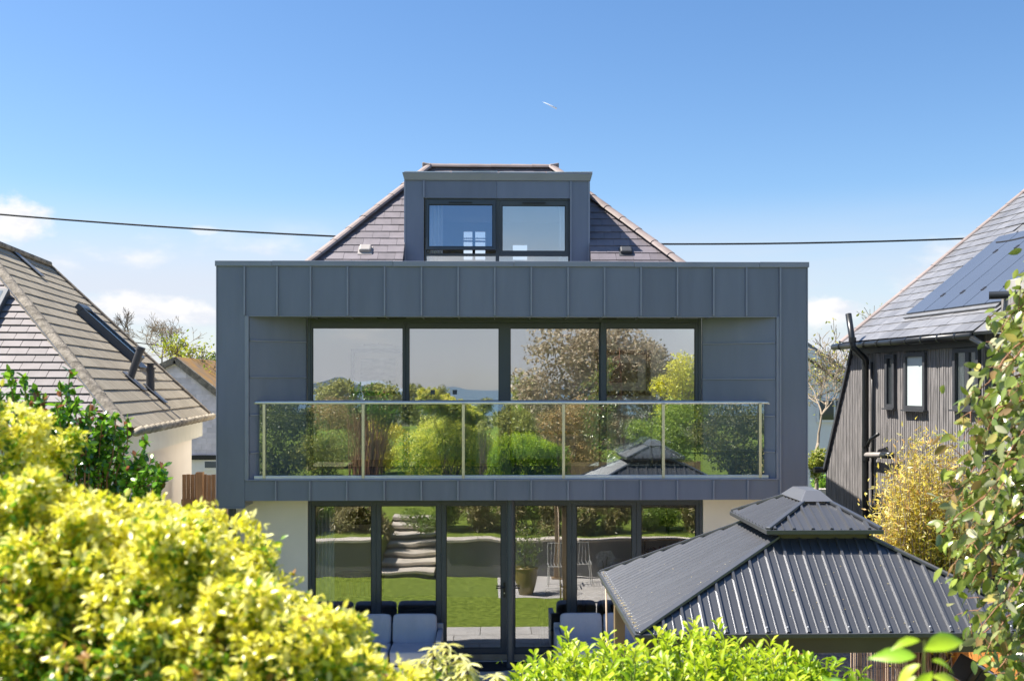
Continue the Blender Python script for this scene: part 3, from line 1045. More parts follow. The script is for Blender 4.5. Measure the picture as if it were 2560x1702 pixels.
# --- dormer
dorm = MB()
yb = YR - DY
dorm.box(dX0, dX0 + .06, DY + .031, yb, dZ0, dZ1)                 # cheeks run through the roof to a matching rear dormer
dorm.box(dX1 - .06, dX1, DY + .031, yb, dZ0, dZ1)
dorm.box(dX0 + .001, dX1 - .001, DY + .032, yb - .001, dZ1 - .06, dZ1 + .03)
dorm = dorm.build('dormer', M['zinc'], house)
zinc_panel(dX0 + .005, X(1060, DY), dZ0, dZ1, False, DY, dorm)
zinc_panel(X(1427, DY), dX1 - .005, dZ0, dZ1, True, DY, dorm)
zinc_panel(X(1060, DY), X(1242, DY), Zh(496, DY), dZ1, True, DY, dorm)
zinc_panel(X(1242, DY), X(1427, DY), Zh(496, DY), dZ1, False, DY, dorm)
for xa, s in ((dX0, 1), (dX1, -1)):
    MB().box(min(xa - .012 * s, xa + .018 * s), max(xa - .012 * s, xa + .018 * s), DY - .014, DY + .05, dZ0, dZ1 - .001).build('edge_trim', M['zinc_trim'], dorm, bevel=.004)
cop = MB()
ca, cb = X(1006, DY - .06), X(1481, DY - .06)
cop.prism([(ca + .03, DY - .03, dZ1), (cb - .03, DY - .03, dZ1), (cb, DY - .07, dtop - .015), (ca, DY - .07, dtop - .015)], (0, .08, 0))
cop.box(ca, cb, DY - .068, yb + .07, dtop - .014, dtop)
cop.build('dormer_coping', M['zinc_trim'], dorm)
for i in range(4):
    xa = ca + (cb - ca) * i / 4
    MB().add([(xa + .03, DY - .075, dtop + .004), (xa + (cb - ca) / 4, DY - .075, dtop + .001 + .012 * (i % 2)), (xa + (cb - ca) / 4, DY - .02, dtop + .008), (xa + .03, DY - .02, dtop + .008),
              (xa + .03, DY - .075, dtop + .016), (xa + (cb - ca) / 4, DY - .075, dtop + .012 + .012 * (i % 2)), (xa + (cb - ca) / 4, DY - .02, dtop + .018), (xa + .03, DY - .02, dtop + .018)],
             [(0, 3, 2, 1), (4, 5, 6, 7), (0, 1, 5, 4), (1, 2, 6, 5), (2, 3, 7, 6), (3, 0, 4, 7)]).build('edge_strip', M['alu'], dorm)
dw = MB()
dwl, dwr, dwt = X(1062, DY + .03), X(1425, DY + .03), Zh(497, DY + .03)
ymid = DY + .03
dw.box(dwl, dwl + .03, ymid, ymid + .08, dZ0, dwt)
dw.box(dwr - .03, dwr, ymid, ymid + .08, dZ0, dwt)
dw.box(dwl + .03, dwr - .03, ymid + .001, ymid + .079, dwt - .03, dwt - .001)
zm1, zm0 = Zh(634, ymid), Zh(640, ymid)
dw.box(dwl + .03, dwr - .03, ymid + .001, ymid + .079, zm0, zm1)
xm = X(1243.5, ymid)
dw.box(xm - .03, xm + .03, ymid + .0005, ymid + .0785, dZ0, dwt - .03)
dw = dw.build('dormer_window', M['frame'], dorm, bevel=.003)
# left sash stands ajar on its top hinge, right one is fixed shut
lz0, lz1 = Zh(628, ymid), dwt - .032
before = set(o.name for o in COL.objects)
p1 = sash(dw, dwl + .032, xm - .031, lz0, lz1, ymid - .03, X(1072, ymid) - dwl - .032, xm - .031 - X(1232, ymid), .075, .05, M['glass_up'], depth=.05)
hinge_M = Matrix.Translation((0, ymid - .03, lz1)) @ Matrix.Rotation(math.radians(-7), 4, 'X') @ Matrix.Translation((0, -(ymid - .03), -lz1))
for o in [o for o in COL.objects if o.name not in before]:
    o.matrix_basis = hinge_M @ o.matrix_basis
    WM[o.name] = o.matrix_basis.copy()
sash(dw, xm + .031, dwr - .032, zm1 + .001, lz1, ymid + .005, X(1255, ymid) - xm - .031, dwr - .032 - X(1414, ymid), .08, .04, M['glass_up'], depth=.05)
for a, b in ((dwl + .031, xm - .031), (xm + .031, dwr - .031)):
    MB().box(a, b, ymid + .03, ymid + .034, dZ0, zm0 + .002).build('pane', M['glass_up'], dw)
for px in (1151, 1335):
    MB().box(X(px, DY) - .2, X(px, DY) + .2, ymid - .044, ymid - .031, Zh(509, DY), Zh(506, DY)).build('trickle_vent', M['dark'], dw)
# attic room: white lining, rear wall with two small windows to the sky
att = MB()
att.box(dX0 + .061, dX0 + .09, DY + .12, yb - .1, dZ0 + .001, dZ1 - .061)
att.box(dX1 - .09, dX1 - .061, DY + .12, yb - .1, dZ0 + .001, dZ1 - .061)
att.box(dX0 + .09, dX1 - .09, DY + .12, yb - .1, dZ1 - .09, dZ1 - .0615)
yr_ = yb - .1
hx = sorted([X(1159, yr_), X(1181, yr_), X(1188, yr_), X(1213, yr_), X(1282, yr_), X(1318, yr_)])
hz0, hz1, hz2 = Zh(650, yr_), Zh(579, yr_), Zh(612, yr_)
att.box(dX0 + .061, hx[0], yr_, yr_ + .08, dZ0, dZ1 - .061)
att.box(hx[3], hx[4], yr_, yr_ + .08, dZ0, dZ1 - .061)
att.box(hx[5], dX1 - .061, yr_, yr_ + .08, dZ0, dZ1 - .061)
att.box(hx[0], hx[3], yr_ + .001, yr_ + .079, hz1, dZ1 - .061)
att.box(hx[4], hx[5], yr_ + .001, yr_ + .079, hz2, dZ1 - .061)
att.box(hx[0], hx[3], yr_ + .001, yr_ + .079, dZ0, hz0)
att.box(hx[4], hx[5], yr_ + .001, yr_ + .079, dZ0, hz0)
att = att.build('attic_room', M['inwall'], dorm)
fr = MB()
fr.box(hx[1], hx[2], yr_ + .02, yr_ + .06, hz0, hz1)
zq = Zh(596, yr_)
fr.box(hx[0], hx[1], yr_ + .021, yr_ + .059, zq - .01, zq + .01)
fr.box(hx[2], hx[3], yr_ + .021, yr_ + .059, zq - .01, zq + .01)
fr.build('rear_window_bar', M['frame'], dorm)
MB().box(dX0 + .091, dX1 - .091, DY + .12, yr_ - .001, dZ0 + .002, dZ0 + .02).build('attic_floor', M['infloor'], dorm)


def curtain(parent, xa, xb, y, za, zb, folds=6, depth=.04, mat=None):
    n = folds * 8
    v, f = [], []
    for j, z in enumerate((za, (za + zb) / 2, zb)):
        for i in range(n + 1):
            t = i / n
            v.append((xa + (xb - xa) * t, y + depth * math.sin(t * folds * 2 * math.pi) + .01 * math.sin(t * 31 + j), z))
    for j in range(2):
        for i in range(n):
            f.append((j * (n + 1) + i, j * (n + 1) + i + 1, (j + 1) * (n + 1) + i + 1, (j + 1) * (n + 1) + i))
    m = MB().add(v, f)
    o = m.build('curtain', mat or M['curtain'], parent, smooth=True)
    s = o.modifiers.new('thick', 'SOLIDIFY')
    s.thickness = .006
    return o


tag(curtain(None, X(1070, DY + .3), X(1108, DY + .3), DY + .25, dZ0 + .03, dZ1 - .1, 4), 'white curtain hanging at the left end of the dormer window', 'curtain', 'dormer curtains')
tag(curtain(None, X(1398, DY + .3), X(1420, DY + .3), DY + .25, dZ0 + .03, dZ1 - .1, 4), 'white curtain hanging at the right end of the dormer window', 'curtain', 'dormer curtains')

# ================================================================== balcony balustrade
bal = thing('balustrade', 'glass balcony balustrade with slim pale posts and curved metal handrail', 'balustrade', (0, .1, zO2))
YB = .10
bz0, bz1 = zO2 + .004, Zh(1006, YB)
hr = MB().tube([(X(634, YB), YB, bz1 - .018), (X(640, YB), YB, bz1), (X(1918, YB), YB, bz1), (X(1927, YB), YB, bz1 - .035)], .024, 10)
hr.build('handrail', M['alu'], bal, smooth=True)
MB().box(X(636, YB), X(1920, YB), YB - .035, YB + .035, bz0, Zh(1187.5, YB)).build('base_rail', M['alu'], bal, bevel=.004)
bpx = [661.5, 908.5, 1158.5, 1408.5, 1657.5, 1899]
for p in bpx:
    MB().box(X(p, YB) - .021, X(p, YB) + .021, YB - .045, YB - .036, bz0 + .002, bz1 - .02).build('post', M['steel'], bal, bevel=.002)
gpx = [649, 785, 1034, 1284, 1533, 1776, 1910]
edges = [649, 907.5, 1157.5, 1407.5, 1656.5, 1910]
for i in range(5):
    a = X(edges[i], YB) + (.012 if i else 0)
    b = X(edges[i + 1], YB) - (.012 if i < 4 else 0)
    MB().box(a, b, YB - .006, YB + .006, Zh(1187.5, YB) + .001, bz1 - .024).build('glass_panel', M['glass_bal'], bal)

# ================================================================== gazebo
EZ = 2.0
gFL, gBL = PZ(1592, 1586, EZ), PZ(1502, 1431, EZ)
gy0, gy1 = gFL.y, gBL.y
gx0 = (gFL.x + gBL.x) / 2
gx1 = PZ(2672, 1586, EZ).x
gcx = (gx0 + gx1) / 2
gaz = thing('gazebo', 'two tier metal roofed garden gazebo with ribbed dark panels', 'gazebo', (gcx, (gy0 + gy1) / 2, GZ))
gcy = (gy0 + gy1) / 2
oy0, oy1 = gcy - .62, gcy + .62
OZ = 2.716
ox0, ox1 = P(1942, 1347, oy0).x, P(2174, 1347, oy0).x
uz = 2.81
uy0, uy1 = gcy - .74, gcy + .74
ux0, ux1 = P(1920, 1328, uy0).x, P(2203, 1328, uy0).x
ky0, ky1 = gcy - .28, gcy + .40
KZ = 3.02
kx0, kx1 = P(2008, 1258, ky0).x, P(2075, 1258, ky0).x


def ribbed_face(name, parent, a, b, c, d, rib_dir_axis, spacing, mat, rib_h=.026, rib_w=.036, start=0.0, minor=True, fast=False, topw=.312):
    """a-b lower edge, d-c upper edge; sheet plus ribs running up the slope, trimmed at the hips"""
    a, b, c, d = map(Vector, (a, b, c, d))
    n = (b - a).cross(d - a).normalized()
    sheet_ = MB().prism([a, b, c, d], -n * .012).build(name, mat, parent)
    U = (b - a).normalized()
    W = (b - a).length
    V = n.cross(U).normalized()
    H = (d - a).dot(V)
    ud, uc = (d - a).dot(U), (c - a).dot(U)
    i = 0
    u = start
    while u < W - .02:
        lim = H
        if u < ud: lim = H * u / max(ud, 1e-6)
        if u > uc: lim = H * (W - u) / max(W - uc, 1e-6)
        lim -= .015
        if lim > .04:
            maj = (i % 2 == 0) or not minor
            w, h = (rib_w, rib_h) if maj else (rib_w * .45, rib_h * .45)
            m = MB()
            p0, p1 = a + U * u + V * .004, a + U * u + V * lim
            prof = [(-w / 2, 0), (-w * topw, h), (w * topw, h), (w / 2, 0)]
            v = [p + U * x + n * (z + .0005) for p in (p0, p1) for x, z in prof]
            m.add(v, [(0, 1, 2, 3), (4, 7, 6, 5), (0, 4, 5, 1), (1, 5, 6, 2), (2, 6, 7, 3), (3, 7, 4, 0)])
            m.build('roof_rib', mat, sheet_)
            if maj and not fast:
                q = p0 + V * .05 + n * h
                MB().obox(q, U, V, n, .006, .006, .005).build('roof_screw', M['alu'], sheet_)
        u += spacing / (2 if minor else 1)
        i += 1
    return sheet_


def hip_cap(parent, a, b, w=.075, mat=None):
    MB().bar(Vector(a) + Vector((0, 0, .018)), Vector(b) + Vector((0, 0, .018)), w, .03).build('hip_cap', mat or M['gaz_roof'], parent, bevel=.006)


g = lambda x, y, z: Vector((x, y, z))
FL, FR, BRg, BLg = g(gx0, gy0, EZ), g(gx1, gy0, EZ), g(gx1, gy1, EZ), g(gx0, gy1, EZ)
oFL, oFR, oBR, oBL = g(ox0, oy0, OZ), g(ox1, oy0, OZ), g(ox1, oy1, OZ), g(ox0, oy1, OZ)
ribbed_face('roof_sheet', gaz, FL, FR, oFR, oFL, 0, .184, M['gaz_roof'], start=.06)
ribbed_face('roof_sheet', gaz, BLg, FL, oFL, oBL, 0, .122, M['gaz_roof'], start=.05, rib_h=.0185, rib_w=.054, topw=.18, minor=False)
ribbed_face('roof_sheet', gaz, BRg, BLg, oBL, oBR, 0, .184, M['gaz_roof'], start=.06, fast=True)
ribbed_face('roof_sheet', gaz, FR, BRg, oBR, oFR, 0, .184, M['gaz_roof'], start=.06, fast=True)
for a, b in ((FL, oFL), (FR, oFR), (BLg, oBL), (BRg, oBR)): hip_cap(gaz, a, b)
uFL, uFR, uBR, uBL = g(ux0, uy0, uz), g(ux1, uy0, uz), g(ux1, uy1, uz), g(ux0, uy1, uz)
kFL, kFR, kBR, kBL = g(kx0, ky0, KZ), g(kx1, ky0, KZ), g(kx1, ky1, KZ), g(kx0, ky1, KZ)
ribbed_face('upper_roof_sheet', gaz, uFL, uFR, kFR, kFL, 0, .184, M['gaz_roof'], start=.07, fast=True)
ribbed_face('upper_roof_sheet', gaz, uBL, uFL, kFL, kBL, 0, .122, M['gaz_roof'], start=.05, rib_h=.0185, rib_w=.054, topw=.18, fast=True, minor=False)
ribbed_face('upper_roof_sheet', gaz, uBR, uBL, kBL, kBR, 0, .184, M['gaz_roof'], start=.07, fast=True)
ribbed_face('upper_roof_sheet', gaz, uFR, uBR, kBR, kFR, 0, .184, M['gaz_roof'], start=.07, fast=True)
for a, b in ((uFL, kFL), (uFR, kFR), (uBL, kBL), (uBR, kBR)): hip_cap(gaz, a, b, .05)
tx0, tx1, ty0, ty1 = kx0 + .06, kx1 - .06, ky0 + .12, ky1 - .12
capm = MB().add([g(kx0 - .03, ky0 - .03, KZ + .022), g(kx1 + .03, ky0 - .03, KZ + .022), g(kx1 + .03, ky1 + .03, KZ + .022), g(kx0 - .03, ky1 + .03, KZ + .022),
                 g(tx0, ty0, KZ + .12), g(tx1, ty0, KZ + .12), g(tx1, ty1, KZ + .12), g(tx0, ty1, KZ + .12)],
                [(0, 3, 2, 1), (4, 5, 6, 7), (0, 1, 5, 4), (1, 2, 6, 5), (2, 3, 7, 6), (3, 0, 4, 7)])
capm.build('ridge_cap', M['gaz_cap'], gaz, bevel=.006)


def eave_trim(parent, x0_, x1_, y0_, y1_, z, h, mat, name='eave_fascia', t=.03):
    MB().box(x0_ - t, x1_ + t, y0_ - t, y0_, z - h, z + .008).build(name, mat, parent, bevel=.004)
    MB().box(x0_ - t, x1_ + t, y1_, y1_ + t, z - h, z + .008).build(name, mat, parent, bevel=.004)
    MB().box(x0_ - t, x0_, y0_ + .001, y1_ - .001, z - h, z + .007).build(name, mat, parent, bevel=.004)
    MB().box(x1_, x1_ + t, y0_ + .001, y1_ - .001, z - h, z + .007).build(name, mat, parent, bevel=.004)


eave_trim(gaz, gx0, gx1, gy0, gy1, EZ, .03, M['gaz_roof'], 'eave_edge')
ins = .10
eave_trim(gaz, gx0 + ins, gx1 - ins, gy0 + ins, gy1 - ins, EZ - .035, .15, M['gaz_dark'], 'beam', .05)
eave_trim(gaz, ux0, ux1, uy0, uy1, uz, .035, M['gaz_roof'], 'upper_eave_edge', .02)
eave_trim(gaz, ox0 + .03, ox1 - .03, oy0 + .03, oy1 - .03, uz - .005, .13, M['gaz_dark'], 'vent_frame', .03)
for px_, py_ in ((gx0 + .2, gy0 + .2), (gx1 - .2, gy0 + .2), (gx0 + .2, gy1 - .2), (gx1 - .2, gy1 - .2)):
    pm = MB().box(px_ - .06, px_ + .06, py_ - .06, py_ + .06, GZ - .02, EZ - .04)
    pm.box(px_ - .12, px_ + .12, py_ - .12, py_ + .12, GZ - .02, GZ + .02)
    pm.build('post', M['gaz_post'], gaz, bevel=.006)
# bamboo cane standing against the gazebo's far left post
cpt = Pd(1519, 1500, 12.0)
tag(MB().tube([(cpt.x + .03, cpt.y, GZ - .02), (cpt.x, cpt.y, .9), (cpt.x - .02, cpt.y, EZ - .16)], [.014, .013, .01], 7).build('garden_cane', M['reed'], smooth=True),
    'pale garden cane upright beside the gazebo post nearest the doors', 'cane')

# ================================================================== left neighbour
d1 = 13.5
E1 = Pd(317, 1074, d1)
hE = CAM.z - E1.z
E2 = Pd(520, 1037, hE * FPX / 70.0)
RF = Pd(118, 664, 21.0)
nb = thing('neighbour_house', 'neighbour house with brown concrete tiled roof, mauve slate front and cream wall', 'house', (E1.x - 4, E1.y + 3, GZ))
e_ = (E2 - E1).normalized()
nR = e_.cross((RF - E2)).normalized()
if nR.z < 0: nR = -nR
Hh = Pplane(0, 676, E1, nR)
hipd = (Hh - E1)
Tt = E1 + hipd * ((RF.z - E1.z) / hipd.z)
vR_ = nR.cross(e_).normalized()
if vR_.z < 0: vR_ = -vR_
Uq = -e_
# right slope (u runs from far to near so that U x V points outwards)
O2 = E2.copy()
if Uq.cross(vR_).dot(nR) < 0:
    Uq, O2 = e_, E1.copy()
pr = [uv_of(p, O2, Uq, vR_) for p in (E1, E2, RF, Tt)]
nroof = MB().prism([E1, E2, RF, Tt], -nR * .07)
fdir = Vector((-e_.y, e_.x, 0))
if fdir.x > 0: fdir = -fdir
fdir.normalize()
FE = E1 + fdir * 5.5 + Vector((0, 0, 0))
TL = Tt + fdir * 5.5
nF = (-fdir).cross(hipd).normalized()
if nF.y > 0: nF = -nF
nroof.prism([E1 + nF * -.001, Tt + nF * -.001, TL, FE], -nF * .07)
nroof = nroof.build('roof', M['conc_tile'], nb)
# plain concrete tiles
slates('roof_tile', M['conc_tile'], nroof, O2, Uq, vR_, [pr], .25, .42, thick=.011, lift=.014, gap=.002, off=.004, jit=.0012)
# eave: rounded tile ends along the gutter line
Le = (E2 - E1).length
ne = 18
for i in range(ne):
    c = E1 + e_ * (Le * (i + .5) / ne)
    out = Vector((nR.x, nR.y, 0)).normalized()
    o = MB().tube([c + out * .10 - e_ * Le / ne * .48 + Vector((0, 0, -.055)), c + out * .10 + Vector((0, 0, -.035)), c + out * .10 + e_ * Le / ne * .5 + Vector((0, 0, -.02))], [.035, .06, .06], 8)
    o.build('eave_tile', M['conc_tile'], nroof, smooth=True)
# mortared hip between the two slopes
hd = (Tt - E1)
nh = 14
for i in range(nh):
    nb2 = (nR + nF).normalized() * -.05
    a = E1 + hd * (i / nh) + nb2
    b = E1 + hd * ((i + 1.01) / nh) + nb2
    MB().tube([a, a * .5 + b * .5, b], [.118, .117, .115], 10, cap=False).build('hip_tile', M['mortar'], nroof, smooth=True)
# slates on the front slope
Uf = -fdir
Vf = nF.cross(Uf).normalized()
if Vf.z < 0: Vf = -Vf
if Uf.cross(Vf).dot(nF) < 0: Uf = -Uf
pf = [uv_of(p, E1, Uf, Vf) for p in (E1, Tt, E1 + fdir * 3.2 + (Tt - E1), E1 + fdir * 3.2)]
slates('slate', M['slate_lilac'], nroof, E1, Uf, Vf, [pf], .185, .262, off=.012, uoff=.05, lift=.02, gap=.007)
MB().bar(E1 + nF * .05 + fdir * .11, Tt + nF * .05 + fdir * .11, .008, .02).build('lead_strip', M['lead'], nroof)
# ridge and far verge
MB().bar(Tt + Vector((0, 0, .03)), RF + Vector((0, 0, .03)), .22, .10).build('ridge', M['mortar'], nroof, bevel=.04)
MB().bar(E2 + nR * .035 + e_ * .03, RF + nR * .035 + e_ * .03, .07, .07).build('verge', M['mortar'], nroof, bevel=.01)


def on_right(px, py, h=0.0): return Pplane(px, py, E1 + nR * .03, nR) + nR * h


# skylight lying on the tiled slope
sk0, sk1 = on_right(208, 785), on_right(325, 905)
dv = vR_ * (sk0 - sk1).dot(vR_)
mid = (sk0 + sk1) / 2
skm = MB()
Lv, Lu = abs((sk0 - sk1).dot(vR_)), .62
cc = mid + e_ * .16
for s in (-1, 1):
    skm.obox(cc + e_ * s * (Lu / 2 - .03) + nR * .07, e_, vR_, nR, .035, Lv / 2, .07)
    skm.obox(cc + vR_ * s * (Lv / 2 - .03) + nR * .071, e_, vR_, nR, Lu / 2 - .066, .035, .068)
skm = skm.build('skylight', M['frame'], nb)
MB().obox(cc + nR * .11, e_, vR_, nR, Lu / 2 - .07, Lv / 2 - .07, .004).build('pane', M['glass_far'], skm)
MB().obox(cc + nR * .02, e_, vR_, nR, Lu / 2 - .068, Lv / 2 - .068, .01).build('blind', M['dark'], skm)
MB().obox(cc + vR_ * (Lv / 2 + .02) + nR * .10, e_, vR_, nR, Lu / 2 + .02, .06, .05).build('hood', M['frame'], skm, bevel=.008)
MB().obox(cc - vR_ * (Lv / 2 + .08) + nR * .03, e_, vR_, nR, Lu / 2 + .03, .09, .006).build('flashing', M['lead'], skm)
# two flue pipes
b0 = on_right(328, 948)
pv = MB().tube([b0 - nR * .05, b0 + Vector((.16, .0, .52))], .062, 14)
pv.tube([b0 + Vector((.16, .0, .52)) * .93, b0 + Vector((.165, 0, .535))], .072, 14)
pv.build('flue_pipe', M['plastic_d'], nb)
MB().obox(b0 + nR * .02 - vR_ * .06, e_, vR_, nR, .16, .22, .008).build('flashing', M['lead'], nb)
b1 = on_right(376, 975)
pv = MB().tube([b1 - Vector((0, 0, .06)), b1 + Vector((0, 0, .36))], .07, 14)
pv.tube([b1 + Vector((0, 0, .36)), b1 + Vector((0, 0, .385))], .09, 14)
pv.tube([b1 + Vector((0, 0, .385)), b1 + Vector((0, 0, .44))], .055, 14)
pv.tube([b1 + Vector((0, 0, .44)), b1 + Vector((0, 0, .46))], .085, 14)
pv.build('flue_pipe', M['plastic_d'], nb)
MB().obox(b1 + nR * .02 - vR_ * .10, e_, vR_, nR, .14, .24, .008).build('flashing', M['lead'], nb)
MB().obox(on_right(68, 660) + nR * .025, e_, vR_, nR, .12, .35, .008).build('flashing', M['lead'], nb)
# small roof window on the slate front, cut by the picture edge
fw = Pplane(3, 775, E1 + nF * .02, nF)
fwm = MB().obox(fw + fdir * .45 + nF * .06, Uf, Vf, nF, .48, .42, .06).build('roof_window', M['frame'], nb, bevel=.01)
MB().obox(fw + fdir * .45 + nF * .124, Uf, Vf, nF, .41, .35, .004).build('pane', M['glass_far'], fwm)
# walls below
inn = -Vector((nR.x, nR.y, 0)).normalized()
A0, A1 = E1 + inn * .28 - e_ * -.2, E2 + inn * .28 - e_ * .25
zt = E1.z - .12
MB().prism([g(A0.x, A0.y, GZ - .05), g(A1.x, A1.y, GZ - .05), g(A1.x, A1.y, zt), g(A0.x, A0.y, zt)], inn * .25).build('side_wall', M['cream_wall'], nb)
B0, B1 = E1 + inn * .10 - e_ * -.05, E2 + inn * .10 - e_ * .05
MB().prism([g(B0.x, B0.y, zt - .30), g(B1.x, B1.y, zt - .30), g(B1.x, B1.y, zt + .02), g(B0.x, B0.y, zt + .02)], inn * .18).build('fascia', M['fascia_white'], nb)
C1 = A0 + fdir * 5.0
MB().prism([g(C1.x, C1.y, GZ - .05), g(A0.x, A0.y, GZ - .05), g(A0.x, A0.y, zt), g(C1.x, C1.y, zt)], e_ * .25 + inn * .001).build('front_wall', M['white'], nb)

# ------------------------------------------------------------------ slate gabled house further back on the left
D3 = 27.0
s1 = Pd(440, 905, D3)
h3 = thing('slate_house', 'small lilac slate hung house with orange lichened roof behind the tiled neighbour', 'house', (s1.x + 1, s1.y + 2, GZ))
pl3 = Pd(395, 975, D3)
zE = Pd(540, 1030, D3).z
wl3 = s1.x - 3.2
gab = MB().prism([g(wl3, s1.y, GZ), g(s1.x + 2.6, s1.y, GZ), g(s1.x + 2.6, s1.y, s1.z - 2.05), g(s1.x, s1.y, s1.z), g(wl3, s1.y, s1.z - 1.5)], (0, 5, 0))
gab.build('gable_wall', M['white'], h3)
Ug, Vg = Vector((1, 0, 0)), Vector((0, 0, 1))
zlow = Pd(520, 1137, D3).z
slates('slate', M['slate_pale'], h3, g(s1.x, s1.y - .001, zlow), Ug, Vg,
       [[(-2.0, 0), (2.5, 0), (2.5, s1.z - 2.0 - zlow), (0, s1.z - .08 - zlow), (-2.0, s1.z - .95 - zlow)]], .145, .27, off=.005)
sl = g(2.6, 0, -2.05).normalized()
for dirx, ln in ((1, 3.3), (-1, 3.2)):
    dv_ = g(sl.x, 0, sl.z) if dirx > 0 else g(-.905, 0, -.425)
    MB().bar(s1 + g(0, -.06, .05), s1 + g(0, -.06, .05) + dv_ * ln, .14, .16).build('verge', M['mortar'], h3)
    MB().prism([s1 + g(0, -.02, .14), s1 + g(0, -.02, .14) + dv_ * ln, s1 + g(0, 5, .14) + dv_ * ln, s1 + g(0, 5, .14)][::dirx], g(-dv_.z * .0, 0, -.08)).build('roof_slope', M['lichen_tile'], h3)
# lichened right slope seen beyond the verge: stepped tile courses turned to the camera
q0 = Pd(447, 905, D3 + .2)
q1 = Pd(545, 965, D3 + 1.5)
q2 = Pd(545, 1012, D3 + .2)
nq = (q1 - q0).cross(q2 - q0)
MB().prism([q0, q2, q1], (0, .3, -.05)).build('hip_slope', M['lichen_tile'], h3)
wa, wb = Pd(505, 1148, D3 - .1), Pd(560, 1176, D3 - .1)
wf = MB().box(wa.x, wb.x, s1.y - .06, s1.y - .005, wb.z, wa.z).build('window', M['white'], h3)
MB().box(wa.x + .06, wb.x - .06, s1.y - .075, s1.y - .0605, wb.z + .07, wa.z - .06).build('pane', M['solar'], wf)
MB().box(wl3 + 1, wb.x + 1.5, s1.y - .10, s1.y - .004, zlow - .12, zlow - .01).build('soffit_band', M['dark'], h3)

# ------------------------------------------------------------------ side passage fence at the left of the house
fn = thing('wooden_fence', 'sunlit brown timber fence beside the left end of the zinc house', 'fence', (-5.2, 3.2, GZ))
fy = 3.0
fx0, fx1 = X(455, fy), X(600, fy)
ftop = Zh(1180, fy)
nbd = 14
for i in range(nbd):
    w = (fx1 - fx0) / nbd
    box('fence_board', M['fence'], fn, fx0 + i * w + .004, fx0 + (i + 1) * w - .004, fy, fy + .02, GZ - .04, ftop - .02 - random.uniform(0, .02))
MB().box(fx0, fx1, fy - .05, fy - .001, Zh(1252, fy) - .05, Zh(1252, fy) + .05).build('fence_rail', M['fence'], fn)
MB().bar((X(545, fy - .03), fy - .03, Zh(1330, fy)), (X(600, fy - .03), fy - .03, Zh(1285, fy)), .04, .09).build('fence_brace', M['fence'], fn)
MB().box(X(503, fy) - .06, X(503, fy) + .06, fy - .14, fy - .02, GZ - .03, ftop + .02).build('fence_post', M['fence'], fn)

# ================================================================== right neighbour
Aa = Pd(2137, 858, 20.0)
Bb = Pd(2462, 830, 20.0 * 109 / 137)
Bb.z = Aa.z
rn = thing('timber_house', 'dark timber clad neighbour house with slate roof and solar panels', 'house', (Aa.x + 3, Aa.y - 2, GZ))
re = (Bb - Aa).normalized()                       # from far to near
rout = Vector((re.y, -re.x, 0)) if Vector((re.y, -re.x, 0)).x < 0 else Vector((-re.y, re.x, 0))   # outward normal (to the left)
Vt = Pd(2560, 512, 20.5)
vv = (Vt - Aa)
nRr = re.cross(vv).normalized()
if nRr.z < 0: nRr = -nRr
vs_ = nRr.cross(re).normalized()
if vs_.z < 0: vs_ = -vs_
eave_o = rout * .22
def on_wall(px, py, off=0.0): return Pplane(px, py, Aa + rout * off, rout)
def wall_sz(px, py):
    p = on_wall(px, py)
    return ((p - Aa).dot(re), p.z)
s_fl, z_fl = wall_sz(2066, 1172)
SL = (Bb - Aa).dot(re)
wp = lambda s, z, o=0.0: g(*(Aa + re * s + rout * o).xy, z)
MB().prism([wp(s_fl, GZ - .05), wp(SL, GZ - .05), wp(SL, Aa.z - .02), wp(.02, Aa.z - .02), wp(s_fl, z_fl)], -rout * .3).build('wall', M['timber_dark'], rn)
clad = MB()
nb_ = 84
for i in range(nb_):
    sa = s_fl + (SL - s_fl) * i / nb_
    sb = sa + (SL - s_fl) / nb_ * .72
    top = Aa.z - .03 if sa > .03 else z_fl + (Aa.z - z_fl) * (sa - s_fl) / (0 - s_fl) - .03
    o = .010 + random.uniform(0, .008)
    clad.prism([wp(sa, GZ, o), wp(sb, GZ, o), wp(sb, top, o), wp(sa, top, o)], -rout * (o - .001))
clad = clad.build('cladding_battens', M['timber_dark'], rn)
clad['kind'] = 'stuff'
MB().bar(wp(.02, Aa.z, .02), wp(s_fl, z_fl, .02), .10, .06).build('verge_trim', M['plastic_d'], rn)
MB().tube([wp(s_fl - .05, z_fl - .02, .0), wp(s_fl - .05, z_fl - .02, .25)], .06, 10).build('gutter_end', M['black_pipe'], rn)
# roof
vl = 6.2
Or_ = Aa + eave_o - g(0, 0, .0)
ru0, ru1 = -.12, SL + 2.5
MB().prism([Or_ + re * ru0, Or_ + re * ru1, Or_ + re * ru1 + vs_ * vl, Or_ + re * ru0 + vs_ * vl], -nRr * .06).build('roof', M['slate_dark'], rn)
if re.cross(vs_).dot(nRr) < 0:
    Ur, Our = -re, Or_
else:
    Ur, Our = re, Or_
def roof_uv(px, py):
    p = Pplane(px, py, Or_ + nRr * .03, nRr)
    return ((p - Our).dot(Ur), (p - Our).dot(vs_))
pu = sorted([ru0 * (1 if Ur == re else -1), (SL + .05) * (1 if Ur == re else -1)])
pA, pB = roof_uv(2268, 790), roof_uv(2503, 759)
sgn = 1 if Ur == re else -1
us0, us1 = sgn * pA[0], sgn * pB[0]                # distance along the eave
vsol = (pA[1] + pB[1]) / 2
slates('slate', M['slate_dark'], rn, Our, Ur, vs_, [[(pu[0], 0), (pu[1], 0), (pu[1], 4.9), (pu[0], 4.9)]], .25, .33, off=.008, jit=.003,
       skip=lambda u, v: (sgn * u > us0 + .1 and v > vsol + .12 and v < vsol + 3.0) or (sgn * u > us0 + .9 and v > vsol))
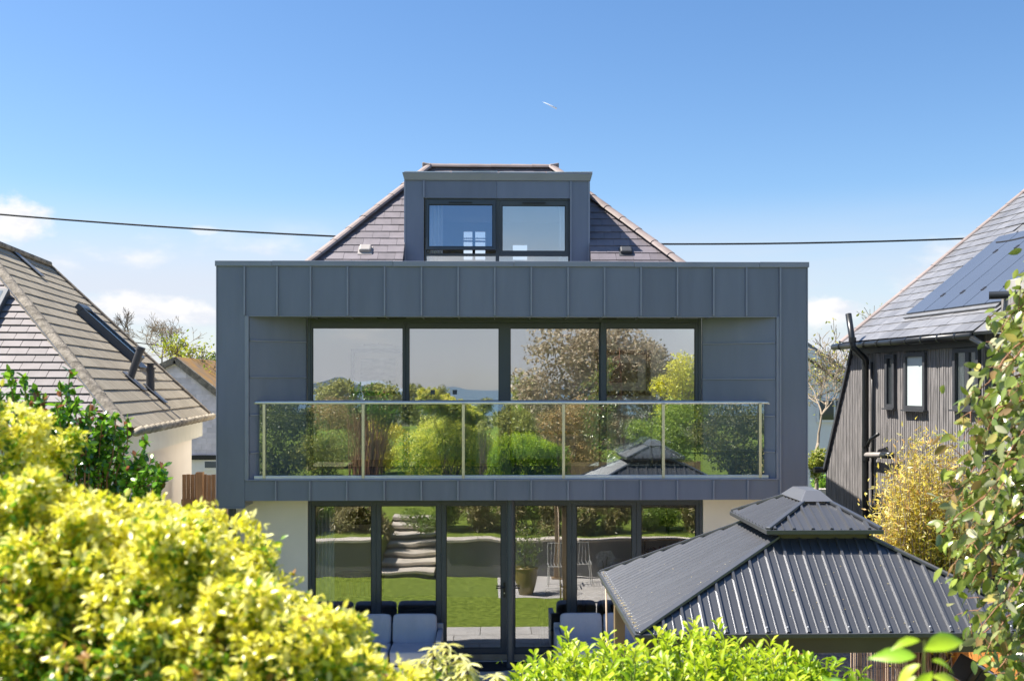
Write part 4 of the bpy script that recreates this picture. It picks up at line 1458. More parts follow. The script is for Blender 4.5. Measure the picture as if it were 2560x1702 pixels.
ridge_run('verge_tile', M['ridge'], rn, Or_ + re * ru0 + nRr * .03, Or_ + re * ru0 + vs_ * vl + nRr * .03, 15, .07, nRr)
# solar panels in portrait columns
pw = (us1 - us0) / 4.6
for tier, (v0, v1, ub) in enumerate(((vsol, vsol + 2.35, us0), (vsol + 2.42, vsol + 4.6, us0 + .75))):
    for c in range(7 - tier):
        a_, b_ = ub + c * pw + .008, ub + (c + 1) * pw - .008
        corners = [Our + Ur * (sgn * a_) + vs_ * v0, Our + Ur * (sgn * b_) + vs_ * v0, Our + Ur * (sgn * b_) + vs_ * v1, Our + Ur * (sgn * a_) + vs_ * v1]
        if sgn < 0: corners = corners[::-1]
        so = MB().prism([p + nRr * .085 for p in corners], -nRr * .035).build('solar_panel', M['solar'], rn)
        if c:
            for t in (.2, .75):
                q = Our + Ur * (sgn * (a_ - .008)) + vs_ * (v0 + (v1 - v0) * t) + nRr * .09
                MB().obox(q, re, vs_, nRr, .03, .045, .008).build('clamp', M['solar_fr'], so)
# lead-dressed step under the panels
MB().obox(Our + Ur * (sgn * (us0 + us1) / 2) + vs_ * (vsol - .05) + nRr * .045, re, vs_, nRr, (us1 - us0) / 2, .045, .012).build('flashing', M['lead'], rn)
# gutter with brackets
ga, gb_ = Or_ + re * -.45 + g(0, 0, -.06), Or_ + re * SL + g(0, 0, -.06)
MB().tube([ga, gb_], .062, 10).build('gutter', M['black_pipe'], rn, smooth=True)
for i in range(9):
    c = ga + (gb_ - ga) * (i + .6) / 9.4
    MB().tube([c - re * .025, c + re * .025], .07, 10).build('gutter_bracket', M['black_pipe'], rn)
MB().prism([wp(0, Aa.z - .22, .06), wp(SL, Aa.z - .22, .06), wp(SL, Aa.z - .04, .06), wp(0, Aa.z - .04, .06)], -rout * .04).build('fascia', M['plastic_d'], rn)


def wall_window(l, r, t, b, mat, mull=None, name='window', frame=M['plastic_d']):
    sa, zt_ = wall_sz(l, t)
    sb, zb__ = wall_sz(r, b)
    sa, sb = min(sa, sb), max(sa, sb)
    f = .07
    m = MB()
    o1, o0 = .07, -.03
    def bar_(s0, s1, z0, z1): m.prism([wp(s0, z0, o1), wp(s1, z0, o1), wp(s1, z1, o1), wp(s0, z1, o1)], -rout * (o1 - o0))
    bar_(sa, sa + f, zb__, zt_); bar_(sb - f, sb, zb__, zt_)
    bar_(sa + f, sb - f, zt_ - f, zt_ - .001); bar_(sa + f, sb - f, zb__ + .001, zb__ + f)
    w = m.build(name, frame, rn)
    MB().prism([wp(sa - .03, zb__ - .03, .11), wp(sb + .03, zb__ - .03, .11), wp(sb + .03, zb__ - .003, .11), wp(sa - .03, zb__ - .003, .11)], -rout * .10).build('sill', frame, w)
    MB().prism([wp(sa + f, zb__ + f, .036), wp(sb - f, zb__ + f, .036), wp(sb - f, zt_ - f, .036), wp(sa + f, zt_ - f, .036)], -rout * .003).build('pane', mat, w)
    if mull:
        mm = MB()
        sm = sa + (sb - sa) * mull
        mm.prism([wp(sm - .05, zb__ + f, .055), wp(sm + .05, zb__ + f, .055), wp(sm + .05, zt_ - f, .055), wp(sm - .05, zt_ - f, .055)], -rout * .05)
        mm.build('mullion', frame, w)
    return w


M['glass_dark'] = principled('dark_window_glass', (0.03, 0.035, 0.04), 0.06, 0, 0.8, 0.1, 2)
wall_window(2220, 2243, 887, 1020, M['glass_dark'])
wall_window(2267, 2320, 883, 1025, M['frosted'])
wall_window(2390, 2455, 872, 1025, M['glass_far'], .55)
wall_window(2192, 2250, 1222, 1310, M['glass_dark'])
# soil pipe: vent above the gutter, swan neck, stack
sp = lambda px, py, o: on_wall(px, py, o)
v0p, v1p = sp(2121, 785, .42), sp(2131, 852, .42)
pipe = MB().tube([v0p, v1p, sp(2133, 868, .42), sp(2163, 897, .16), sp(2164, 915, .14), sp(2164, 1240, .14), g(*sp(2164, 1240, .14).xy, GZ)], .058, 12)
pipe = pipe.build('soil_pipe', M['black_pipe'], rn, smooth=True)
for px, py in ((2131, 850), (2163, 905), (2164, 1110), (2164, 1145)):
    c = sp(px, py, .42 if py < 860 else .14)
    MB().tube([c - g(0, 0, .05), c + g(0, 0, .05)], .07, 12).build('pipe_collar', M['black_pipe'], pipe)
MB().tube([sp(2164, 1137, .14), sp(2208, 1137, .17)], .05, 12).build('branch_pipe', M['plastic'], pipe, smooth=True)
MB().tube([sp(2206, 1137, .17), sp(2230, 1138, .17)], .062, 12).build('branch_pipe', M['black_pipe'], pipe, smooth=True)
MB().tube([sp(2166, 1118, .14), sp(2176, 1098, .16), sp(2196, 1085, .18)], .03, 8).build('branch_pipe', M['black_pipe'], pipe, smooth=True)
MB().tube([sp(2180, 905, .06), sp(2182, 1240, .06)], .018, 8).build('waste_pipe', M['black_pipe'], pipe, smooth=True)
# downpipe at the near corner and projecting wing
dp = sp(2482, 835, .2)
MB().tube([Bb + eave_o + g(0, 0, -.1), dp + g(0, 0, -.25), sp(2490, 900, .08), g(*sp(2490, 900, .08).xy, GZ)], .045, 10).build('downpipe', M['black_pipe'], rn, smooth=True)
wA = Pd(2503, 760, 15.3)
wing = MB().box(wA.x, wA.x + 3.0, wA.y - 1.6, wA.y, GZ, Pd(2503, 742, 15.2).z)
wing.build('wing_wall', M['timber_dark'], rn)
gz_ = Pd(2480, 738, 15.2).z
MB().tube([(Pd(2476, 738, 15.2).x, wA.y - .05, gz_), (wA.x + 3.0, wA.y - 1.65, gz_ + .0)], .06, 10).build('gutter', M['black_pipe'], rn, smooth=True)
MB().box(wA.x + .02, wA.x + 3, wA.y - 1.5, wA.y - .1, gz_ + .02, gz_ + .22).build('parapet', M['coping_grey'], rn, bevel=.02)

# ------------------------------------------------------------------ white house behind on the right
D4 = 33.0
wh = thing('white_house', 'white rendered gabled house in the gap beside the dark timber house', 'house', (Pd(2060, 1000, D4).x, Pd(2060, 1000, D4).y + 3, GZ))
q = Pd(2010, 860, D4)
wy = q.y
xL, xR = q.x - 3.0, Pd(2150, 1000, D4).x + 1.2
ztop = Pd(2010, 895, D4).z
zl_ = Pd(2125, 972, D4).z
slope = (zl_ - ztop) / (Pd(2125, 972, D4).x - Pd(2010, 895, D4).x)
MB().prism([g(xL, wy, GZ), g(xR, wy, GZ), g(xR, wy, ztop + slope * (xR - q.x)), g(q.x, wy, ztop), g(xL, wy, ztop)], (0, 6, 0)).build('wall', M['white'], wh)
pA_, pB_ = g(q.x - .5, wy - .35, ztop - slope * .5 + .1), g(xR + .6, wy - .35, ztop + slope * (xR + .6 - q.x) + .1)
MB().prism([pA_, pB_, pB_ + g(0, 0, .28), pA_ + g(0, 0, .28)], (0, .35, 0)).build('barge_board', M['white'], wh)
MB().prism([pA_ + g(0, 0, .285), pB_ + g(0, 0, .285), pB_ + g(0, 6, .285), pA_ + g(0, 6, .285)], (0, 0, .12)).build('roof', M['slate_dark'], wh)
a, b = Pd(2041, 995, D4), Pd(2108, 1055, D4)
wmf = MB().box(a.x, b.x, wy - .08, wy - .005, b.z, a.z).build('window', M['white'], wh)
MB().box(a.x + .08, a.x + (b.x - a.x) * .62, wy - .095, wy - .081, b.z + .08, a.z - .08).build('pane', M['glass_dark'], wmf)
MB().box(a.x + (b.x - a.x) * .70, b.x - .06, wy - .095, wy - .081, b.z + .08, a.z - .08).build('pane', M['glass_dark'], wmf)
bw = Pd(2050, 1222, 26)
tag(MB().box(bw.x - 1.2, bw.x + 2.5, bw.y, bw.y + .22, GZ - .05, bw.z).build('garden_wall', M['stone'], bevel=.01), 'low pale stone garden wall in the gap right of the zinc house', 'wall')

# fence with trellis between zinc house and timber house
tf = thing('trellis_fence', 'brown trellis panel with pale beam seen past the gazebo top', 'trellis', (5.9, 1.6, GZ))
ta, tb = Pd(2205, 1318, 17.0), Pd(2275, 1370, 17.0)
ty = ta.y
for i in range(9):
    w = .1
    MB().bar((ta.x - .1 + i * w, ty, tb.z - .1), (ta.x - .1 + i * w, ty, ta.z), .012, .02, (0, 1, 0)).build('trellis_lath', M['fence'], tf)
for i in range(5):
    MB().box(ta.x - .15, ta.x + .85, ty + .013, ty + .025, tb.z - .06 + i * .1, tb.z - .04 + i * .1).build('trellis_lath', M['fence'], tf)
MB().box(ta.x - .5, ta.x + .9, ty - .12, ty - .03, Pd(2220, 1345, 17).z - .05, Pd(2220, 1345, 17).z + .04).build('beam', M['beam'], tf)
MB().box(ta.x - .5, ta.x + .9, ty + .03, ty + .05, GZ - .03, tb.z - .1).build('lower_panel', M['fence'], tf)

# orange boarded fence on the right boundary
of = thing('orange_fence', 'sunlit orange boarded fence under the right end of the gazebo roof', 'fence', (5.9, -3, GZ))
for i in range(22):
    y = -6.3 + i * .24
    MB().box(5.95, 5.975, y + .004, y + .236, GZ - .03, 1.45 + random.uniform(-.01, .01)).build('fence_board', M['fence_orange'], of)
for z in (.3, 1.2):
    MB().box(5.976, 6.03, -6.3, -1.0, z - .04, z + .04).build('fence_rail', M['fence_orange'], of)

# ================================================================== cables, contrail
def cable(name, label, pts, r, grp):
    P_ = [Vector(p) for p in pts]
    out = []
    n = 24
    for i in range(n + 1):
        t = i / n
        a, b, c = P_
        out.append(a * (2 * (t - .5) * (t - 1)) + b * (-4 * t * (t - 1)) + c * (2 * t * (t - .5)))
    return tag(MB().tube(out, r, 6).build(name, M['cable']), label, 'cable', grp)


cable('overhead_cable', 'long black overhead cable crossing the sky behind the dormer roof', [Pd(-60, 531, 25), Pd(1250, 605, 25), Pd(2520, 592, 25)], .022, None)
cable('overhead_cable', 'thin cable in front of the bare tree left of the house', [Pd(300, 852, 30), Pd(430, 868, 30), Pd(580, 892, 30)], .014, None)
cable('overhead_cable', 'short black cable over the solar panels at the right edge', [Pd(2490, 606, 15.5), Pd(2540, 598, 14.8), Pd(2620, 575, 13)], .012, None)
ct = Pd(1374, 264, 3000)
ca_, cb_ = Pd(1357, 255, 3000), Pd(1392, 272, 3000)
tag(MB().tube([ca_, ca_ * .5 + cb_ * .5, cb_], [.3, 1.8, 2.8], 8).build('contrail', M['cloud_white'], smooth=True), 'short white aircraft contrail high in the blue sky', 'contrail')

# ================================================================== patio furniture
def sofa(name, label, xa, xb, yback, ncush, sw):
    t = thing(name, label, 'sofa', ((xa + xb) / 2, yback - .4, GZ + .02), 'patio sofas')
    z0 = GZ + .004
    fr_ = MB()
    fr_.box(xa, xb, yback - .82, yback, z0 + .06, z0 + .2)
    fr_.build('frame', M['sofa_frame'], t, bevel=.01)
    MB().box(xa, xb, yback - .05, yback + .0, z0 + .2, z0 + .66).build('back_frame', M['sofa_frame'], t, bevel=.01)
    for x in (xa, xb - .08):
        MB().box(x, x + .08, yback - .8, yback - .051, z0 + .201, z0 + .58).build('arm', M['sofa_frame'], t, bevel=.012)
        for y in (yback - .78, yback - .12):
            MB().box(x + .01, x + .07, y, y + .06, z0, z0 + .059).build('leg', M['sofa_frame'], t)
    w = (xb - xa - .16) / ncush
    for i in range(ncush):
        cx = xa + .08 + w * (i + .5)
        MB().cushion((cx, yback - .44, z0 + .31), (w - .015, .72, .22), .22).build('seat_cushion', M['cushion'], t, smooth=True)
        Rm = Matrix.Rotation(math.radians(-14), 3, 'X')
        MB().cushion((cx, yback - .15, z0 + .60), (w - .02, .20, .46), .24, rot=Rm).build('back_cushion', M['cushion'], t, smooth=True)
    return t


sy = YW - .28
sofa('patio_sofa', 'blue grey cushioned patio sofa left of the round post', X(738, sy - .2), X(1107, sy - .2), sy, 3, .7)
sofa('patio_sofa', 'blue grey cushioned patio sofa right of the round post, partly behind the gazebo', X(1386, sy - .2), X(1950, sy - .2), sy, 5, .7)
# door mat
mm = MB()
cm = P(1220, 1648, YW - .35)
pts = [g(cm.x + .62 * math.cos(a), YW - .12 - .52 * math.sin(a), GZ + .012) for a in [math.pi * i / 16 for i in range(17)]]
mm.prism(pts[::-1], (0, 0, -.009))
tag(mm.build('door_mat', M['gate']), 'half round black door mat on the patio outside the glazed door', 'door mat')
# terracotta pot beside the right sofa
tp = Pd(1976, 1650, 15.2)
pot = thing('terracotta_pot', 'large plain terracotta pot under the gazebo eave beside the sofa', 'pot', (tp.x, tp.y, GZ))
MB().lathe((tp.x, tp.y, GZ), [(.13, 0), (.2, .15), (.235, .32), (.225, .44), (.19, .5), (.215, .53), (.215, .57), (.18, .57), (.17, .5)], 24).build('pot_body', M['terracotta'], pot, smooth=True)
MB().lathe((tp.x, tp.y, GZ + .5), [(.165, 0), (.165, .02)], 18).build('soil', M['soil'], pot)
# reed screen
rp = Pd(2127, 1660, 12.6)
rsn = thing('reed_screen', 'upright roll of pale reed screening under the gazebo', 'reed screen', (rp.x + .3, rp.y, GZ))
for i in range(34):
    x = rp.x + i * .02
    MB().tube([(x, rp.y + .05 * math.sin(i * .3), GZ - .01), (x + random.uniform(-.02, .02), rp.y + .05 * math.sin(i * .3), 1.25 + random.uniform(-.05, .03))], .0075, 5).build('reed', M['reed'], rsn)
for z in (.25, .75, 1.15):
    MB().tube([(rp.x - .01 + i * .02, rp.y - .012 + .05 * math.sin(i * .3), z) for i in range(35)], .003, 4).build('wire_tie', M['plastic_d'], rsn)
# brown metal barbecue
bp_ = Pd(2450, 1675, 10.6)
bq = thing('barbecue', 'dark brown metal barbecue box below the right end of the gazebo', 'barbecue', (bp_.x, bp_.y, GZ))
Rb = Matrix.Rotation(math.radians(32), 3, 'Y')
MB().obox(bp_ + g(.02, 0, -.10), Rb @ g(1, 0, 0), (0, 1, 0), Rb @ g(0, 0, 1), .24, .2, .13).build('lid', M['bbq'], bq, bevel=.02)
MB().obox(bp_ + g(.02, -.203, -.10), Rb @ g(1, 0, 0), (0, 1, 0), Rb @ g(0, 0, 1), .17, .004, .08).build('lid_panel', M['black'], bq, bevel=.004)
MB().tube([bp_ + Rb @ g(-.2, -.24, .03), bp_ + Rb @ g(.16, -.24, .03)], .014, 8).build('lid_handle', M['alu'], bq)
MB().box(bp_.x - .3, bp_.x + .3, bp_.y - .2, bp_.y + .2, bp_.z - .46, bp_.z - .30).build('fire_box', M['bbq'], bq, bevel=.02)
for sx in (-1, 1):
    for sy_ in (-1, 1):
        MB().box(bp_.x + sx * .26 - .02, bp_.x + sx * .26 + .02, bp_.y + sy_ * .16 - .02, bp_.y + sy_ * .16 + .02, GZ - .01, bp_.z - .461).build('leg', M['bbq'], bq)

# ================================================================== things inside the rooms
def picture(px0, py0, px1, py1, Y, frame, art, label, mount=.0, fw=.05):
    a, b = P(px0, py0, Y), P(px1, py1, Y)
    xa, xb, za, zb = a.x, b.x, b.z, a.z
    t = thing('framed_picture', label, 'picture', ((xa + xb) / 2, Y, za))
    m = MB()
    m.box(xa, xa + fw, Y - .035, Y, za, zb); m.box(xb - fw, xb, Y - .035, Y, za, zb)
    m.box(xa + fw, xb - fw, Y - .034, Y - .001, zb - fw, zb - .0005); m.box(xa + fw, xb - fw, Y - .034, Y - .001, za + .0005, za + fw)
    m.build('frame', frame, t, bevel=.004)
    MB().box(xa + fw, xb - fw, Y - .014, Y - .004, za + fw, zb - fw).build('mount', M['mat_card'], t)
    k = fw + mount
    MB().box(xa + k, xb - k, Y - .018, Y - .0145, za + k, zb - k).build('artwork', art, t)
    return t


yb2 = 4.6
picture(878, 873, 1012, 988, yb2 - .003, M['frame'], M['pic_sea'], 'seascape picture in grey frame behind the leftmost balcony window pane', .11, .07)
picture(1491, 875, 1626, 988, yb2 - .003, M['black'], M['pic_dark'], 'dark framed picture behind the rightmost balcony window pane', .16, .09)
lt = P(945, 862, yb2 - .12)
pl5 = thing('picture_light', 'thin wall mounted picture light above the seascape picture', 'lamp', (lt.x, yb2, lt.z))
MB().tube([(lt.x - .28, lt.y, lt.z), (lt.x + .28, lt.y, lt.z)], .014, 8).build('lamp_tube', M['frame'], pl5)
MB().tube([(lt.x, lt.y, lt.z), (lt.x, yb2 - .002, lt.z + .05)], .008, 6).build('arm', M['frame'], pl5)
# white door case and pale partition in the middle of the upper room
MB().box(X(1190, 3.6), X(1255, 3.6), 3.6, 4.599, ZF1 + .006, zT - .31).build('partition', M['inwall'], house)
dc = MB()
da, db = X(1285, 4.59), X(1340, 4.59)
dc.box(da, da + .1, 4.55, 4.598, ZF1 + .006, ZF1 + 2.05); dc.box(db - .1, db, 4.55, 4.598, ZF1 + .006, ZF1 + 2.05)
dc.box(da + .1, db - .1, 4.551, 4.5975, ZF1 + 1.95, ZF1 + 2.05)
dc.build('door_case', M['white'], house)
# glass leaf ornament inside the leftmost pane
lo_, hi_ = P(806, 1129, YW + .12), P(796, 1036, YW + .12)
lc = Vector(((lo_.x + hi_.x) / 2, YW + .12, 0))
L_, Wd = hi_.z - lo_.z, .24
lf = thing('leaf_ornament', 'large pale teal glass leaf ornament standing inside the leftmost balcony window', 'ornament', (lc.x, YW + .2, ZF1))
v, f = [], []
nst = 10
for i in range(nst + 1):
    t = i / nst
    w = Wd * .5 * math.sin(math.pi * min(1, t ** .8)) ** .8 if 0 < t < 1 else 0.002
    z = hi_.z - L_ * t
    xo = .05 * math.sin(t * 2.4)
    v += [(lc.x - w + xo, lc.y + .02, z), (lc.x + xo, lc.y - .01, z), (lc.x + w + xo, lc.y + .02, z)]
for i in range(nst):
    f += [(3 * i, 3 * i + 1, 3 * i + 4, 3 * i + 3), (3 * i + 1, 3 * i + 2, 3 * i + 5, 3 * i + 4)]
lo = MB().add(v, f).build('blade', M['teal_glass'], lf, smooth=True)
lo.modifiers.new('thick', 'SOLIDIFY').thickness = .008
MB().tube([(lc.x + .05 * math.sin(2.4 * t), lc.y - .02, hi_.z - L_ * t) for t in (0, .25, .5, .75, 1)], .005, 6).build('vein', M['white'], lf)
MB().tube([(lc.x + .03, lc.y, lo_.z), (lc.x + .03, lc.y, ZF1 + .02)], .008, 6).build('rod', M['alu'], lf)
MB().lathe((lc.x + .03, lc.y, ZF1 + .002), [(.09, 0), (.09, .015), (.01, .03)], 14).build('base', M['alu'], lf)
# long low white unit, table with chairs, dark lamp upstairs
lu = thing('sideboard', 'low white sideboard behind the balcony glass, right of centre', 'sideboard', (1.6, 3.9, ZF1))
sa_, sb_ = X(1280, 3.8), X(1440, 3.8)
MB().box(sa_, sb_, 3.7, 4.15, ZF1 + .08, ZF1 + .55).build('carcass', M['white'], lu, bevel=.01)
MB().box(sa_ - .02, sb_ + .02, 3.68, 4.17, ZF1 + .551, ZF1 + .58).build('top', M['wood'], lu, bevel=.005)
for i in range(3):
    w = (sb_ - sa_) / 3
    MB().box(sa_ + i * w + .01, sa_ + (i + 1) * w - .01, 3.685, 3.699, ZF1 + .1, ZF1 + .53).build('drawer_front', M['white'], lu)
for x in (sa_ + .05, sb_ - .09):
    MB().box(x, x + .04, 3.75, 4.1, ZF1 + .001, ZF1 + .079).build('leg', M['wood'], lu)
ll = P(1652, 967, 3.0)
fl = thing('floor_lamp', 'black floor lamp with small white disc shade behind the rightmost balcony pane', 'lamp', (ll.x, 3.0, ZF1))
MB().lathe((ll.x, 3.0, ZF1 + .002), [(.15, 0), (.15, .02), (.02, .03), (.013, .04), (.013, ll.z - ZF1 - .02)], 14).build('stand', M['black'], fl)
MB().tube([(ll.x - .02, 3.04, ll.z), (ll.x + .0, 2.98, ll.z)], [.09, .10], 18).build('shade', M['black'], fl)
MB().tube([(ll.x + .02, 2.979, ll.z), (ll.x + .02, 2.965, ll.z)], .055, 16).build('disc', M['white'], fl)
for i, px in enumerate((1081.5, 1137)):
    c = P(px, 980, YW + .035)
    pane_y = YW + .045 + .014
    tag(MB().box(c.x - .035, c.x + .035, YW + .046, YW + .056, c.z - .036, c.z + .036).build('square_sticker', M['frame']), ('left' if i == 0 else 'right') + ' one of two small dark square stickers on the second balcony pane', 'sticker', 'square window stickers')

# ground floor room
picture(1664, 1269, 1707, 1327, 4.99, M['wood'], M['pic_red'], 'picture of red flower in pale mount behind the rightmost folding door', .08, .03)
picture(862, 1240, 905, 1308, 4.99, M['black'], M['pic_sea'], 'black framed picture high behind the leftmost folding door', .1, .04)
pd_ = P(902, 1305, 2.6)
pen = thing('pendant_lamp', 'dark dome pendant lamp hanging behind the leftmost folding door', 'lamp', (pd_.x, 2.6, pd_.z))
MB().lathe((pd_.x, 2.6, pd_.z), [(.30, 0), (.29, .06), (.22, .17), (.10, .25), (.04, .29), (.015, .3), (.008, ZF1 - .26 - pd_.z)], 22).build('dome_shade', M['black'], pen, smooth=True)
tag(curtain(None, X(790, 1.1), X(838, 1.1), 1.05, .02, ZF1 - .35, 5), 'white curtain gathered inside the leftmost folding door', 'curtain')
ds = thing('indoor_sofa', 'charcoal sofa with its back to the folding doors', 'sofa', (X(960, 1.3), 1.4, 0))
ia, ib = X(880, 1.2), X(1094, 1.2)
MB().box(ia, ib, 1.05, 1.25, .08, .62).build('back_panel', M['sofa_dark'], ds, bevel=.03)
MB().box(ia, ib, 1.251, 1.95, .08, .40).build('seat_base', M['sofa_dark'], ds, bevel=.03)
for i in range(2):
    w = (ib - ia) / 2
    MB().cushion((ia + w * (i + .5), 1.22, .68), (w - .02, .24, .22), .35).build('back_cushion', M['sofa_dark'], ds, smooth=True)
    MB().cushion((ia + w * (i + .5), 1.62, .46), (w - .02, .62, .16), .3).build('seat_cushion', M['sofa_dark'], ds, smooth=True)
ac = thing('armchair', 'black armchair just inside the folding door right of the round post', 'armchair', (X(1390, 1.4), 1.5, 0))
aa, ab = X(1362, 1.2), X(1425, 1.2)
MB().box(aa, ab, 1.0, 1.16, .25, .98).build('backrest', M['black'], ac, bevel=.04)
MB().box(aa, ab, 1.161, 1.75, .25, .45).build('seat', M['black'], ac, bevel=.04)
for x in (aa - .08, ab + .001):
    MB().box(x, x + .079, 1.05, 1.75, .02, .66).build('arm', M['black'], ac, bevel=.02)
ot = thing('console_table', 'brown console table holding the white orchid behind the folding doors', 'table', (X(1510, 1.9), 2.0, 0))
oa, ob = X(1455, 1.9), X(1570, 1.9)
MB().box(oa, ob, 1.75, 2.2, .70, .74).build('table_top', M['wood'], ot, bevel=.005)
for x in (oa + .02, ob - .06):
    for y in (1.78, 2.13):
        MB().box(x, x + .04, y, y + .04, .001, .699).build('leg', M['wood'], ot)
oc = P(1512, 1445, 1.95)
orc = thing('orchid', 'white flowering orchid in a pale pot on the console table', 'plant', (oc.x, 1.95, .74))
MB().lathe((oc.x, 1.95, .742), [(.05, 0), (.075, .05), (.085, .14), (.075, .14)], 16).build('pot', M['white'], orc, smooth=True)
fl_ = MB()
for s, top in ((-1, P(1500, 1388, 1.95)), (1, P(1522, 1378, 1.95))):
    stem = [Vector((oc.x, 1.95, .86)), Vector((oc.x + s * .03, 1.95, (top.z + .86) / 2 + .1)), Vector((top.x, 1.95, top.z))]
    MB().tube(stem, .005, 5).build('stem', M['stem_green'], orc)
    for i in range(6):
        c = Vector((top.x + random.uniform(-.06, .06), 1.95 + random.uniform(-.05, .03), top.z - i * .03 + random.uniform(-.03, .06)))
        m = MB()
        for k_ in range(5):
            an = 2 * math.pi * k_ / 5
            d_ = Vector((math.cos(an), -.25, math.sin(an)))
            s_ = Vector((-math.sin(an), 0, math.cos(an)))
            m.add([c, c + d_ * .03 + s_ * .022, c + d_ * .055, c + d_ * .03 - s_ * .022], [(0, 1, 2, 3)])
        m.build('flower', M['white'], orc)
bc = thing('bookcase', 'low wooden bookcase of books below the red flower picture', 'bookcase', (X(1655, 4.6), 4.7, 0))
b0_, b1_ = X(1608, 4.6), X(1735, 4.6)
MB().box(b0_, b1_, 4.55, 4.98, .001, .06).build('plinth', M['wood'], bc)
MB().box(b0_, b1_, 4.55, 4.98, 1.18, 1.22).build('top', M['wood'], bc)
MB().box(b0_, b1_, 4.551, 4.979, .60, .63).build('shelf', M['wood'], bc)
for x in (b0_, b1_ - .03):
    MB().box(x, x + .03, 4.552, 4.978, .0605, 1.1795).build('side', M['wood'], bc)
x = b0_ + .05
while x < b1_ - .1:
    w = random.uniform(.025, .055)
    MB().box(x, x + w, 4.62, 4.9, .631, .631 + random.uniform(.28, .42)).build('book', M['book'], bc)
    x += w + .002
tl = P(1672, 1360, 4.7)
tlp = thing('table_lamp', 'small black table lamp on the bookcase', 'lamp', (tl.x, 4.7, 1.22))
MB().lathe((tl.x, 4.75, 1.222), [(.08, 0), (.08, .015), (.015, .03), (.015, .3)], 14).build('stand', M['black'], tlp)
MB().lathe((tl.x, 4.75, 1.46), [(.19, 0), (.14, .2)], 18).build('lamp_shade', M['black'], tlp)
wc = thing('pale_armchair', 'pale upholstered armchair behind the fifth folding door', 'armchair', (X(1555, 3), 3.0, 0))
wa_, wb_ = X(1530, 3), X(1590, 3)
MB().box(wa_, wb_, 3.0, 3.2, .3, 1.05).build('backrest', M['curtain'], wc, bevel=.06)
MB().box(wa_, wb_, 3.201, 3.8, .2, .48).build('seat', M['curtain'], wc, bevel=.05)
for x in (wa_ - .1, wb_ + .001):
    MB().box(x, x + .099, 3.05, 3.8, .05, .66).build('arm', M['curtain'], wc, bevel=.04)
# dining table and chairs
dt = thing('dining_table', 'dark dining table behind the left folding doors', 'table', (X(905, 3.3), 3.3, 0))
ta_, tb_ = X(840, 3.3), X(960, 3.3)
MB().box(ta_, tb_, 2.9, 3.8, .71, .75).build('table_top', M['wood'], dt, bevel=.005)
for x in (ta_ + .05, tb_ - .11):
    for y in (2.95, 3.69):
        MB().box(x, x + .06, y, y + .06, .001, .709).build('leg', M['wood'], dt)
for i, px in enumerate((868, 915)):
    c = X(px, 2.7)
    ch = thing('dining_chair', ('left' if i == 0 else 'right') + ' slatted dining chair at the dark table behind the left doors', 'chair', (c, 2.65, 0), 'dining chairs')
    MB().box(c - .21, c + .21, 2.45, 2.85, .43, .46).build('seat', M['wood'], ch)
    for dx in (-.2, .17):
        MB().box(c + dx, c + dx + .03, 2.46, 2.49, .001, .95).build('leg', M['wood'], ch)
        MB().box(c + dx, c + dx + .03, 2.81, 2.84, .001, .429).build('leg', M['wood'], ch)
    for k_ in range(5):
        MB().box(c - .15 + k_ * .07, c - .13 + k_ * .07, 2.466, 2.484, .461, .9).build('back_slat', M['wood'], ch)
    MB().box(c - .169, c + .169, 2.461, 2.489, .901, .95).build('top_rail', M['wood'], ch)

# ================================================================== plants
def leaf_template(prof, curl=0.12, fold=0.12, droop=0.0):
    """unit-length leaf along +Y, width along X; prof = [(t, half width)], midrib plus two margins"""
    v = [(0, 0, 0)]
    sh = [1.12]
    rows = []
    for t, w in prof:
        z = -curl * t * t
        i = len(v)
        v += [(-w, t, z + fold * w * 2), (0, t, z), (w, t, z + fold * w * 2)]
        sh += [0.94, 1.12, 0.98]
        rows.append(i)
    tip = len(v)
    v.append((0, 1, -curl))
    sh.append(1.0)
    r = rows[0]
    f = [(0, r + 1, r), (0, r + 2, r + 1)]
    for a, b in zip(rows[:-1], rows[1:]):
        f += [(a, a + 1, b + 1, b), (a + 1, a + 2, b + 2, b + 1)]
    r = rows[-1]
    f += [(r, r + 1, tip), (r + 1, r + 2, tip)]
    return np.array(v, float), f, np.array(sh)


T_OVATE = leaf_template([(.3, .22), (.65, .21)], .15, .15)
T_ROUND = leaf_template([(.18, .20), (.45, .29), (.75, .22)], .16, .10)
T_EUC = leaf_template([(.2, .17), (.48, .24), (.78, .15)], .14, .10)
T_NARROW = leaf_template([(.3, .11), (.65, .10)], .30, .2)
T_OBOV = leaf_template([(.35, .11), (.72, .18), (.9, .11)], .18, .22)
T_BAMBOO = leaf_template([(.38, .15)], .25, .1)
T_CARD = leaf_template([(.5, .33)], .2, .1)
T_BIG = leaf_template([(.15, .11), (.4, .20), (.65, .17), (.86, .07)], .45, .2)


def nrm(a):
    return a / np.maximum(np.linalg.norm(a, axis=-1, keepdims=True), 1e-9)


def rand_dirs(n):
    return nrm(rng.normal(size=(n, 3)))


class Leaves:
    def __init__(self):
        self.p, self.d, self.n, self.s, self.k = [], [], [], [], []

    def add(self, p, d, n, s, k):
        self.p.append(np.atleast_2d(p)); self.d.append(np.atleast_2d(d)); self.n.append(np.atleast_2d(n))
        self.s.append(np.atleast_1d(s)); self.k.append(np.atleast_1d(k))

    def arrays(self):
        p, d, n = np.concatenate(self.p), nrm(np.concatenate(self.d)), np.concatenate(self.n)
        n = n - d * (n * d).sum(1, keepdims=True)
        bad = np.linalg.norm(n, axis=1) < 1e-4
        n[bad] = np.cross(d[bad], rng.normal(size=(bad.sum(), 3)))
        return p, d, nrm(n), np.concatenate(self.s), np.concatenate(self.k).astype(int)


